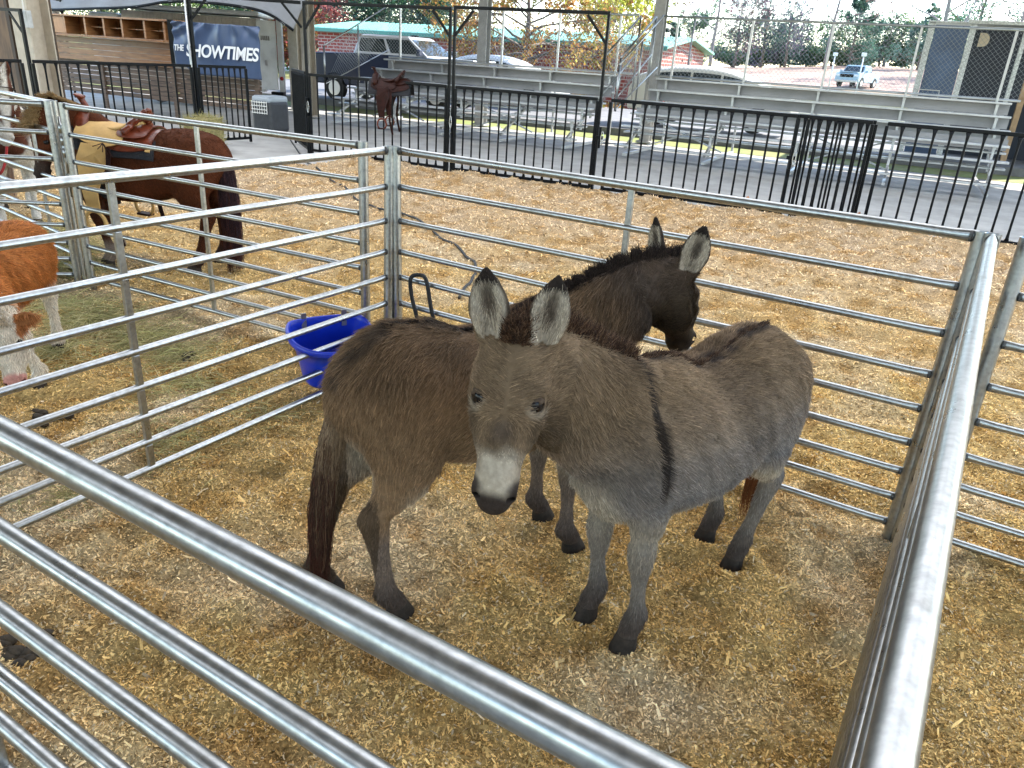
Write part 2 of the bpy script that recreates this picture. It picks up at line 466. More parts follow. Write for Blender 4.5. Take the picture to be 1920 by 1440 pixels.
tl, tf = nrm(PEN_NL - PEN_C), nrm(PEN_R - PEN_C)
pen_panel(PEN_C, PEN_R, 'nine-rail steel panel behind the two donkeys with a black rope hung on it', brace_at=0.5, lean=(-.4, 0))
pen_panel(PEN_NL, PEN_C, 'nine-rail steel panel between the donkeys and the calf', brace_at=0.435, lean=(0, .4))
pen_panel(PEN_NL, PEN_NR, 'nearest steel panel crossing in front of the donkeys below the viewer', brace_at=0.5)
pen_panel(PEN_R, PEN_NR + nrm(PEN_NR - PEN_R) * .55, 'steel panel right of the front donkey running toward the viewer', inset0=0.02)
PEN_RR = PEN_R + tf * 3.10 + V(0.02, -0.02, 0)
pen_panel(PEN_R + tf * 0.05 + V(0.02, 0.0, 0), PEN_RR, 'steel panel going off right beyond the corner post of the donkey pen', inset0=0.05)
PM, PL1, PL2 = V(-0.945, 4.640, 0), V(-3.520, 5.935, 0), V(-3.60, 5.985, 0)
pen_panel(PM, PL1, 'steel panel separating the saddled pony from the hay, left of the donkey pen', brace_at=0.50)
pen_panel(PL2, PL2 + nrm(V(-.995, -.10, 0)) * 3.05, 'steel panel at the left edge running left from the twin posts toward the calf', brace_at=0.5)
pen_panel(PL2 + V(-.02, .06, 0), PL2 + V(-.02, .06, 0) + nrm(V(-.78, .62, 0)) * 3.05, 'steel panel at the left edge in front of the pinto pony', brace_at=0.17)
pen_clamp(PEN_C, tl, tf, 'hinge pin at the post pair behind the blue bucket')
pen_clamp(V(-3.56, 5.96, 0), nrm(PL1 - PL2), nrm(PL2 - PL1), 'hinge pin between the twin posts in front of the saddled pony')

# ------------------------------------------------------------------ pavilion roof and columns
def roof_mat():
    m = bpy.data.materials.new("added_translucent_sheet")
    n, l, b = nodes_of(m)
    out = n['Material Output']
    d = n.new('ShaderNodeBsdfDiffuse'); d.inputs['Color'].default_value = (0.62, 0.62, 0.60, 1)
    t = n.new('ShaderNodeBsdfTranslucent'); t.inputs['Color'].default_value = (0.86, 0.84, 0.80, 1)
    mx = n.new('ShaderNodeMixShader'); mx.inputs['Fac'].default_value = ROOF_T
    l.new(d.outputs[0], mx.inputs[1]); l.new(t.outputs[0], mx.inputs[2]); l.new(mx.outputs[0], out.inputs['Surface'])
    return m
ROOF_T = 0.80
M_roof = roof_mat()
M_roof_o = mat('galvanised_roof_sheet', (.34, .33, .31), .5, var=.15, scale=2)
M_steel_tan = mat("tan_painted_steel", (0.42, 0.37, 0.30), 0.5, var=0.15, scale=6)
M_steel_grey = mat("grey_painted_steel", (0.33, 0.33, 0.32), 0.5, var=0.15, scale=6)
def roof():
    root = thing('pavilion_roof', 'high pale roof over the show pen and bleachers', 'roof', A(-4, 4, 5.3))
    a0, a1, b0, b1, zr, ze = -26, 11.5, -12, 25.2, 7.2, 5.4  # unseen roof; right edge pulled in for sky light, back edge out against sun
    bm_ = 4.8
    def strip(y0, y1, nm, m):
        zf = lambda y: zr - (zr - ze) * abs(y - bm_) / ((bm_ - b0) if y < bm_ else (b1 - bm_))
        MB().add([A(a0, y0, zf(y0)), A(a1, y0, zf(y0)), A(a1, y1, zf(y1)), A(a0, y1, zf(y1))], [(0, 1, 2, 3)]).build(nm, m, root)
    strip(b0, -4.8, 'roof_sheet', M_roof_o); strip(-4.8, -2.8, 'added_skylight', M_roof); strip(-2.8, bm_ - .6, 'roof_sheet', M_roof_o); strip(bm_ - .6, bm_, 'added_skylight', M_roof)  # translucent strips are added, unseen, to rim-light and fill the pen
    strip(bm_, 13.6, 'added_skylight', M_roof); strip(13.6, b1, 'roof_sheet', M_roof_o)
    for i in range(8):
        a = a0 + 1.5 + i * 5.1
        r = MB()
        r.beam(A(a, b0, ze - .2), A(a, bm_, zr - .2), .12, .3); r.beam(A(a, bm_, zr - .2), A(a, b1, ze - .2), .12, .3)
        r.beam(A(a, b0, ze - .25), A(a, b1, ze - .25), .1, .15)
        r.build('truss', M_steel_grey, root)
roof()

# ------------------------------------------------------------------ animals: one smooth body grown from a distance field
class Field:
    """smooth union of tapered elliptical chains sampled on a grid"""
    def __init__(s, lo, hi, h):
        s.h = h; s.lo = np.asarray(lo, float)
        n = np.ceil((np.asarray(hi, float) - s.lo) / h).astype(int) + 1
        s.n = n; s.d = np.full(n, 0.5, np.float32)
        s.ax = [s.lo[k] + h * np.arange(n[k]) for k in range(3)]
    def _win(s, lo, hi, pts=True):
        i0 = [max(0, int((lo[k] - s.lo[k]) / s.h)) for k in range(3)]
        i1 = [min(s.n[k], int((hi[k] - s.lo[k]) / s.h) + 2) for k in range(3)]
        if any(i1[k] <= i0[k] for k in range(3)): return None, None
        sl = tuple(slice(i0[k], i1[k]) for k in range(3))
        if not pts: return sl, None
        P = np.stack(np.meshgrid(*[s.ax[k][sl[k]] for k in range(3)], indexing='ij'), -1).astype(np.float32)
        return sl, P
    def seg_d(s, P, A_, B_, u, a0, a1, b0, b1):
        T = B_ - A_; L = np.linalg.norm(T) + 1e-9; T = T / L
        u = nrm(u - T * (u @ T)); v = np.cross(T, u)
        W = P - A_.astype(np.float32)
        wt = W @ T.astype(np.float32)
        t = np.clip(wt / L, 0, 1); z = wt - t * L
        x, y = W @ v.astype(np.float32), W @ u.astype(np.float32)
        aa = a0 + (a1 - a0) * t; bb = b0 + (b1 - b0) * t; mm = np.minimum(aa, bb)
        xa, yb, zm = x / aa, y / bb, z / mm
        k0 = np.sqrt(xa * xa + yb * yb + zm * zm)
        k1 = np.sqrt((xa / aa) ** 2 + (yb / bb) ** 2 + (zm / mm) ** 2) + 1e-9
        return np.where(k0 < 0.05, -mm, k0 * (k0 - 1) / k1)
    def chain(s, pts, a, b=None, up=ZUP, k=0.03, sub=4, cut=False):
        """pts with half-width a (sideways) and half-height b (along up); cut carves instead"""
        pts = np.asarray(pts, float); a = np.broadcast_to(np.asarray(a, float), (len(pts),))
        b = a if b is None else np.broadcast_to(np.asarray(b, float), (len(pts),))
        up = np.broadcast_to(np.asarray(up, float), (len(pts), 3))
        if sub > 1 and len(pts) > 2:
            tt = np.linspace(0, len(pts) - 1, (len(pts) - 1) * sub + 1)
            pts, a, b, up = (catmull(q, tt) for q in (pts, a, b, up))
        M = max(a.max(), b.max()) + 3 * k + 2 * s.h
        sl, _ = s._win(pts.min(0) - M, pts.max(0) + M, False)
        if sl is None: return s
        d = np.full([q.stop - q.start for q in sl], 0.5, np.float32)
        for i in range(len(pts) - 1):
            m = max(a[i], a[i + 1], b[i], b[i + 1]) + 2 * k + 2 * s.h
            s2, P = s._win(np.minimum(pts[i], pts[i + 1]) - m, np.maximum(pts[i], pts[i + 1]) + m)
            if s2 is None: continue
            e = s.seg_d(P, pts[i], pts[i + 1], up[i], a[i], a[i + 1], b[i], b[i + 1])
            r = tuple(slice(s2[q].start - sl[q].start, s2[q].stop - sl[q].start) for q in range(3))
            d[r] = np.minimum(d[r], e)
        o = s.d[sl]
        if cut:
            hh = np.clip(0.5 - 0.5 * (o + d) / k, 0, 1)
            s.d[sl] = o * (1 - hh) - d * hh + k * hh * (1 - hh)
        else:
            hh = np.clip(0.5 + 0.5 * (o - d) / k, 0, 1)
            s.d[sl] = o * (1 - hh) + d * hh - k * hh * (1 - hh)
        return s
    def ball(s, c, r, k=0.03, up=ZUP, fw=None, cut=False):
        c = np.asarray(c, float); f = V(1, 0, 0) if fw is None else nrm(fw)
        r = np.broadcast_to(np.asarray(r, float), (3,))
        e = max(r[0] - min(r[1], r[2]), 0.001)
        return s.chain([c - f * e, c + f * e], r[1], r[2], up=up, k=k, sub=1, cut=cut)
    def mesh(s, smooth=2):
        return surface_net(s.d, s.lo, s.h, smooth)

def catmull(p, tt):
    p = np.asarray(p, float); n = len(p); out = []
    for t in tt:
        i = min(int(t), n - 2); f = t - i
        p0, p1, p2, p3 = p[max(i - 1, 0)], p[i], p[i + 1], p[min(i + 2, n - 1)]
        out.append(0.5 * (2 * p1 + (p2 - p0) * f + (2 * p0 - 5 * p1 + 4 * p2 - p3) * f * f + (3 * p1 - p0 - 3 * p2 + p3) * f ** 3))
    return np.array(out)

def surface_net(d, lo, h, smooth=2):
    ins = d < 0
    c = [ins[i:i + d.shape[0] - 1, j:j + d.shape[1] - 1, k:k + d.shape[2] - 1] for i in (0, 1) for j in (0, 1) for k in (0, 1)]
    cnt = sum(x.astype(np.int8) for x in c)
    act = (cnt > 0) & (cnt < 8)
    idx = np.full(act.shape, -1, np.int64); ijk = np.argwhere(act); idx[act] = np.arange(len(ijk))
    S = np.zeros((len(ijk), 3)); N = np.zeros(len(ijk))
    offs = [(i, j, k) for i in (0, 1) for j in (0, 1) for k in (0, 1)]
    val = [d[ijk[:, 0] + o[0], ijk[:, 1] + o[1], ijk[:, 2] + o[2]].astype(float) for o in offs]
    for x in range(8):
        for y in range(x + 1, 8):
            df = np.array(offs[y]) - np.array(offs[x])
            if np.abs(df).sum() != 1: continue
            m = (val[x] < 0) != (val[y] < 0)
            t = np.where(m, val[x] / np.where(m, val[x] - val[y], 1), 0)
            S += (np.array(offs[x]) + t[:, None] * df) * m[:, None]; N += m
    v = lo + h * (ijk + S / N[:, None])
    Q = []
    for ax in range(3):
        o = [0, 0, 0]; o[ax] = 1
        s0 = ins[:d.shape[0] - o[0], :d.shape[1] - o[1], :d.shape[2] - o[2]]; s1 = ins[o[0]:, o[1]:, o[2]:]
        e = np.argwhere(s0 != s1); fl = s0[tuple(e.T)]
        b_, c_ = [(1, 2), (2, 0), (0, 1)][ax]
        ok = (e[:, b_] > 0) & (e[:, c_] > 0) & (e[:, b_] < act.shape[b_]) & (e[:, c_] < act.shape[c_]) & (e[:, ax] < act.shape[ax])
        e, fl = e[ok], fl[ok]
        def at(db, dc):
            q = e.copy(); q[:, b_] -= db; q[:, c_] -= dc
            return idx[tuple(q.T)]
        q = np.stack([at(1, 1), at(0, 1), at(0, 0), at(1, 0)], 1)
        q[~fl] = q[~fl][:, ::-1]
        Q.append(q[(q >= 0).all(1)])
    q = np.concatenate(Q)
    e = np.concatenate([q[:, [0, 1]], q[:, [1, 2]], q[:, [2, 3]], q[:, [3, 0]]])
    dg = np.bincount(e.ravel(), minlength=len(v)).astype(float)
    for it in range(smooth * 2):
        acc = np.zeros_like(v)
        for k in range(3):
            acc[:, k] = np.bincount(e[:, 0], v[e[:, 1], k], len(v)) + np.bincount(e[:, 1], v[e[:, 0], k], len(v))
        v = v + (0.5 if it % 2 == 0 else -0.46) * (acc / dg[:, None] - v)
    return v, q

def quad_normals(v, q):
    n = np.cross(v[q[:, 2]] - v[q[:, 0]], v[q[:, 3]] - v[q[:, 1]])
    ar = np.linalg.norm(n, axis=1); return n / (ar[:, None] + 1e-12), ar / 2

def sample_surface(v, q, N, w=None):
    fn, ar = quad_normals(v, q)
    p = ar if w is None else ar * w
    fi = RNG.choice(len(q), N, p=p / p.sum())
    a, b = RNG.random(N)[:, None], RNG.random(N)[:, None]
    Q = v[q[fi]]
    P = (Q[:, 0] * (1 - a) + Q[:, 1] * a) * (1 - b) + (Q[:, 3] * (1 - a) + Q[:, 2] * a) * b
    vn = np.zeros_like(v)
    for k in range(4):
        for c in range(3): vn[:, c] += np.bincount(q[:, k], fn[:, c] * ar, len(v))
    vn /= np.linalg.norm(vn, axis=1)[:, None] + 1e-12
    n = vn[q[fi]].mean(1); n /= np.linalg.norm(n, axis=1)[:, None] + 1e-12
    return P, n, fi

def fur_mat(name, rough=0.55):
    m = bpy.data.materials.new(name)
    n, l, b = nodes_of(m)
    a = n.new('ShaderNodeAttribute'); a.attribute_name = 'col'
    l.new(a.outputs['Color'], b.inputs['Base Color'])
    b.inputs['Roughness'].default_value = rough
    b.inputs['Specular IOR Level'].default_value = 0.10
    return m
M_fur = fur_mat("animal_coat_hair")
M_skin = attr_mat("animal_skin", rough=0.8, spec=0.1, mottle=0.25, mscale=60, bump=0.25, bscale=150)
M_hoof = mat("dark_hoof", (0.034, 0.026, 0.020), 0.7, spec=.12, var=0.4, scale=30, bump=0.2, bscale=90)
M_eye = mat("dark_wet_eye", (0.010, 0.007, 0.006), 0.10, spec=0.22)
M_lash = mat("dark_eyelid", (0.02, 0.015, 0.012), 0.6)

def frame_of(fwd, up=ZUP):
    f = nrm(fwd); l = nrm(np.cross(up, f)); return f, l, np.cross(f, l)

class Beast:
    """four-legged animal with its own frame: x forward, y to its left, z up, origin on the ground under the trunk"""
    def __init__(s, name, label, cat, origin, fwd, group=None, h=0.0065, size=(1.3, .8, 1.65)):
        s.o = V(origin[0], origin[1], 0); s.f, s.l, s.u = frame_of(V(fwd[0], fwd[1], 0))
        s.root = thing(name, label, cat, s.o, group)
        s.size = size; s.h = h
        s.patches = []
    def w(s, x, y, z): return s.o + s.f * x + s.l * y + s.u * z
    def ws(s, L): return np.array([s.w(*p) for p in L])
    def local(s, P):
        q = P - s.o; return np.stack([q @ s.f, q @ s.l, q[:, 2]], 1)
    def start(s, lo, hi): s.F = Field(lo, hi, s.h)

def leg_chain(B, top, foot, kind, side, sc=1.0, thick=1.0, w=1.0, knee=None, hoof_fwd=None, Hs=1.0):
    """one leg from the trunk to the hoof; returns fetlock and toe direction. All in world coordinates."""
    top, foot = np.asarray(top, float), np.asarray(foot, float)
    f = B.f if hoof_fwd is None else nrm(hoof_fwd)
    F = B.F
    fet = foot - f * 0.045 * sc + V(0, 0, 0.115 * sc)
    cor = foot - f * 0.005 * sc + V(0, 0, 0.055 * sc)
    if kind == 'front':
        kn = (top + (fet - top) * 0.50) if knee is None else knee
        kn = kn + f * 0.012 * sc
        el = top + (kn - top) * 0.35 - f * 0.01
        P = [top, el, kn + (el - kn) * 0.42, kn + (el - kn) * 0.10, kn - (kn - fet) * 0.12, kn + (fet - kn) * 0.45, kn + (fet - kn) * 0.8, fet, cor]
        a = np.array([.075, .066, .043, .046, .041, .0225, .0245, .036, .036]) * thick
        b = np.array([.105, .085, .052, .049, .042, .0285, .031, .041, .038]) * thick
    else:
        # stifle forward, hock back
        hk = knee
        st = top + (hk - top) * 0.48 + B.f * 0.055 * sc
        P = [top, st, hk + (st - hk) * 0.42 + B.f * 0.012, hk + (st - hk) * 0.12, hk, hk + (fet - hk) * 0.18, hk + (fet - hk) * 0.55, hk + (fet - hk) * 0.82, fet, cor]
        a = np.array([.105, .092, .056, .039, .041, .034, .025, .027, .036, .037]) * thick
        b = np.array([.170, .125, .070, .047, .056, .044, .031, .032, .042, .039]) * thick
    F.chain(P, a, b, up=B.f, k=0.028, sub=3)
    if kind == 'hind':   # point of the hock
        F.chain([hk + (st - hk) * 0.22 - B.f * 0.028 * sc, hk - B.f * 0.030 * sc + V(0, 0, 0.012)], 0.014 * thick, k=0.03, sub=1)
        F.chain([hk - B.f * 0.028 * sc, hk + (fet - hk) * 0.3 - B.f * 0.012 * sc], 0.016 * thick, k=0.03, sub=1)
    F.ball(fet - f * 0.022 * sc, 0.021 * thick, k=0.02)
    return fet, cor, f

def hoof_part(B, foot, f, sc=1.0, m=None):
    """hoof: short truncated cone, longer at the toe, flat sole"""
    l = nrm(np.cross(ZUP, f)); rings = []
    for z, rx, ry, dx in ((-0.02, .050, .043, .006), (0.004, .051, .044, .006), (0.03, .045, .040, .0), (0.055, .039, .036, -.006), (0.066, .034, .031, -.010)):
        an = np.arange(20) * 2 * math.pi / 20
        rings.append(np.array([foot + (f * (rx * math.cos(t) + dx + (0.010 * (1 - z * 12) if math.cos(t) > 0.3 else 0)) + l * ry * math.sin(t)) * sc + V(0, 0, z * sc) for t in an]))
    return MB().loft(rings).build('hoof', m or M_hoof, B.root, smooth=True)

def equine_head(B, poll, axis, upv, L=0.44, W=1.0, ears=True, ear_len=0.2, ear_dirs=None, horse=False, ear_w=1.0):
    """head along axis from the poll; upv points out of the forehead. Returns a frame for colouring."""
    F = B.F
    ax = nrm(axis); up = nrm(upv - ax * (upv @ ax)); lf = nrm(np.cross(up, ax))   # lf: the animal's left
    def p(t, u=0.0, v=0.0): return poll + ax * t * L + lf * v + up * u
    s = L / 0.44 * W
    # skull and muzzle, as cross-sections along the face
    pts = [p(.02, -.045 * s), p(.14, -.050 * s), p(.30, -.056 * s), p(.45, -.058 * s), p(.60, -.055 * s), p(.75, -.052 * s), p(.88, -.052 * s), p(.97, -.056 * s)]
    a = np.array([.072, .084, .090, .080, .064, .054, .054, .044]) * s
    b = np.array([.070, .082, .090, .083, .068, .056, .055, .043]) * s
    F.chain(pts, a, b, up=up, k=0.03, sub=4)
    for v in (-1, 1):
        F.chain([p(.20, -.10 * s, v * .048 * s), p(.36, -.108 * s, v * .046 * s), p(.50, -.09 * s, v * .036 * s)], [.046 * s, .052 * s, .034 * s], k=0.04, sub=2)  # jowl
        F.chain([p(.27, -.014 * s, v * .056 * s), p(.345, -.006 * s, v * .066 * s)], 0.021 * s, k=0.02, sub=1)   # brow
        F.chain([p(.40, -.026 * s, v * .066 * s), p(.46, -.034 * s, v * .062 * s)], 0.017 * s, k=0.02, sub=1)   # lower lid
        F.chain([p(.42, -.045 * s, v * .066 * s), p(.62, -.052 * s, v * .052 * s)], 0.016 * s, k=0.03, sub=1)    # cheek ridge
        F.ball(p(.93, -.034 * s, v * .034 * s), 0.023 * s, k=0.015)
        F.ball(p(.372, -.002 * s, v * .072 * s), 0.015 * s, k=0.014, cut=True)   # eye socket
        F.chain([p(.955, -.030 * s, v * .036 * s), p(.915, -.042 * s, v * .050 * s)], [.0125 * s, .008 * s], k=0.010, sub=1, cut=True)  # nostril
    F.chain([p(.83, -.105 * s), p(.965, -.094 * s)], [.030 * s, .028 * s], [.020 * s, .022 * s], up=up, k=0.02, sub=1)   # lower lip and chin
    F.chain([p(.99, -.083 * s, -.04 * s), p(1.01, -.080 * s, 0), p(.99, -.083 * s, .04 * s)], .004 * s, k=0.008, sub=2, cut=True)
    eyes = [(p(.372, -.018 * s, v * .058 * s), nrm(lf * v + up * 0.8)) for v in (-1, 1)]
    earinfo = []
    if ears:
        for v in (1, -1):
            d, face = ear_dirs[0 if v == 1 else 1]
            d = nrm(d); face = nrm(face - d * (face @ d))
            base = p(.02, -.012 * s, v * .060 * s)
            EL = ear_len; w = ear_w
            q = [base - d * 0.01, base + d * EL * .14, base + d * EL * .38, base + d * EL * .60, base + d * EL * .82, base + d * EL * 1.0]
            F.chain(q, np.array([.026, .036, .046, .043, .029, .008]) * w, np.array([.024, .026, .022, .016, .011, .007]), up=face, k=0.02, sub=4)
            q = [base + d * EL * .10 + face * .022, base + d * EL * .30 + face * .020, base + d * EL * .55 + face * .015, base + d * EL * .80 + face * .011, base + d * EL * .93 + face * .009]
            F.chain(q, np.array([.012, .027, .032, .020, .004]) * w, np.array([.018, .021, .016, .009, .004]), up=face, k=0.010, sub=4, cut=True)
            earinfo.append((base, d, face, EL))
    return dict(poll=poll, ax=ax, up=up, lf=lf, L=L, s=s, eyes=eyes, ears=earinfo, p=p, earw=ear_w)

def head_parts(B, H, lids=None):
    for c, o in H['eyes']:
        r = 0.0275 * H['s']
        sph = bmesh.new(); bmesh.ops.create_uvsphere(sph, u_segments=20, v_segments=12, radius=r)
        me_v = np.array([x.co[:] for x in sph.verts]); me_f = [tuple(v.index for v in f.verts) for f in sph.faces]; sph.free()
        ey = MB().add(me_v + c, me_f).build('eye', M_eye, B.root, smooth=True)
        if lids is not None:
            for nm, dirv, lim, m in (('upper_lid', nrm(-H['ax'] + o * .25), .10, lids[0]), ('lower_lid', nrm(H['ax'] - o * .10), .50, lids[1])):
                n_ = me_v / r; keep = [f for f in me_f if min(n_[i] @ dirv for i in f) > lim]
                us = sorted({i for f in keep for i in f}); ix = {k: j for j, k in enumerate(us)}
                e_ = MB().add(me_v[us] * 1.09 + c, [tuple(ix[i] for i in f) for f in keep]).build(nm, m, ey, smooth=True)
                q = e_.modifiers.new('thick', 'SOLIDIFY'); q.thickness = .003

def smooth01(x, a, b):
    t = np.clip((x - a) / (b - a), 0, 1); return t * t * (3 - 2 * t)
def mixc(c, col, w):
    return c * (1 - w[:, None]) + np.asarray(col, float) * w[:, None]

def head_coords(H, P):
    q = P - H['poll']
    return q @ H['ax'] / H['L'], q @ H['up'] / H['s'], q @ H['lf'] / H['s'], np.linalg.norm(q, axis=1)

def in_head(H, P):
    t, u, v, r = head_coords(H, P)
    return (t > -0.25) & (t < 1.2) & (np.abs(v) < .14) & (u > -.20) & (u < .06)

def in_ears(H, P):
    """(mask, height along the ear 0..1, how far inside the cup)"""
    m = np.zeros(len(P), bool); hh = np.zeros(len(P)); inside = np.zeros(len(P)); core = np.zeros(len(P))
    for base, d, face, EL in H['ears']:
        q = P - base; t = q @ d / EL; sd = np.cross(d, face); x = q @ sd; y = q @ face
        k = (t > 0.06) & (t < 1.12) & (np.abs(x) < .07) & (np.abs(y) < .06)
        m |= k; hh = np.where(k, t, hh)
        hw = np.interp(t, (0, .14, .38, .60, .82, 1.0), np.array((.026, .036, .046, .043, .029, .010)) * H['earw'])
        inside = np.where(k, smooth01(y, -0.004, 0.004) * smooth01(-np.abs(x) / hw, -0.98, -0.80), inside)
        core = np.where(k, smooth01(-np.abs(x), -0.020, -0.004), core)
    return m, hh, inside, core

def coat_fur(B, v, q, col_fn, flow_fn, len_fn, N, name='coat', r0=0.0010, lift=0.28, weight=None):
    P, n, fi = sample_surface(v, q, N, weight)
    fl = flow_fn(P, n); fl = fl - n * (fl * n).sum(1)[:, None]
    fl /= np.linalg.norm(fl, axis=1)[:, None] + 1e-9
    nz = np.stack([vnoise(P[:, 0] * 28 + P[:, 2] * 13, P[:, 1] * 28 + P[:, 2] * 17, 40 + k) - .5 for k in range(3)], 1)
    d = fl + n * lift + RNG.normal(0, 0.16, P.shape) + nz * 0.60
    d /= np.linalg.norm(d, axis=1)[:, None]
    L = len_fn(P) * np.exp(RNG.normal(0, 0.22, N))
    k = L > 0.002
    P, n, fl, d, L = P[k], n[k], fl[k], d[k], L[k]
    c = col_fn(P) * np.exp(RNG.normal(0, 0.28, len(P)))[:, None]
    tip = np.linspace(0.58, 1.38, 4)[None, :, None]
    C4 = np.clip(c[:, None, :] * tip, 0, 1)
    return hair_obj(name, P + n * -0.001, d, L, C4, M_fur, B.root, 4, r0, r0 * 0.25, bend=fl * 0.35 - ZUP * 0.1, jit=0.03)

def strands(B, name, roots, dirs, L, cols, bend, r0=0.0012, npt=6, jit=0.05):
    return hair_obj(name, roots, dirs, L, cols, M_fur, B.root, npt, r0, r0 * 0.35, bend=bend, jit=jit)

def mane_strands(B, line, up, N, L, cols, spread=0.014, lean=None, name='mane', L1=None, r0=0.0013):
    t = RNG.random(N); tt = t * (len(line) - 1)
    c = catmull(line, tt) ; u = catmull(up, tt); u /= np.linalg.norm(u, axis=1)[:, None]
    tg = np.gradient(np.asarray(line, float), axis=0); tg = catmull(tg, tt); tg /= np.linalg.norm(tg, axis=1)[:, None]
    sd = np.cross(tg, u)
    off = RNG.normal(0, spread, N)
    clump = vnoise(t * 90, t * 0 + 3, 77) - 0.5
    d = u + sd * (off / spread * 0.16)[:, None] + tg * (clump * 0.8 + RNG.normal(0, .13, N))[:, None]
    if lean is not None: d = d + lean
    d /= np.linalg.norm(d, axis=1)[:, None]
    LL = (L if np.isscalar(L) else np.interp(t, np.linspace(0, 1, len(L)), L)) * np.exp(RNG.normal(0, .17, N))
    k = np.clip(1 - (off / spread / 2.4) ** 2, .3, 1)
    col = np.asarray(cols, float)
    cc = col[RNG.integers(0, len(col), N)] * np.exp(RNG.normal(0, .2, N))[:, None]
    return strands(B, name, c + sd * off[:, None], d, LL * k, np.clip(cc, 0, 1), sd * (off / spread * 0.1)[:, None], r0, 5)

def tail_strands(B, line, rad_, N, L, cols, name='tail_hair', r0=0.0013, droop=0.6):
    """hair hanging from the tail dock along line"""
    t = RNG.random(N) ** 1.0; tt = t * (len(line) - 1)
    c = catmull(line, tt); tg = np.gradient(np.asarray(line, float), axis=0); tg = catmull(tg, tt); tg /= np.linalg.norm(tg, axis=1)[:, None]
    rr = np.interp(t, np.linspace(0, 1, len(rad_)), rad_)
    rd = RNG.normal(0, 1, (N, 3)); rd -= tg * (rd * tg).sum(1)[:, None]; rd /= np.linalg.norm(rd, axis=1)[:, None]
    d = tg + rd * 0.16 - ZUP * 0.35; d /= np.linalg.norm(d, axis=1)[:, None]
    LL = np.interp(t, np.linspace(0, 1, len(L)), L) * np.exp(RNG.normal(0, .2, N))
    col = np.asarray(cols, float)
    ci = np.clip((t + RNG.normal(0, .15, N)) * len(col), 0, len(col) - 1).astype(int)
    cc = col[ci] * np.exp(RNG.normal(0, .25, N))[:, None]
    return strands(B, name, c + rd * rr[:, None], d, LL, np.clip(cc, 0, 1), -ZUP * droop - rd * 0.12, r0, 6, 0.02)

# ------------------------------------------------------------------ the two donkeys
DUN = np.array((0.205, 0.140, 0.085)); GREY = np.array((0.215, 0.192, 0.178)); PALE = np.array((0.50, 0.42, 0.32))
DARK = np.array((0.030, 0.022, 0.018)); BROWN = np.array((0.115, 0.078, 0.048))

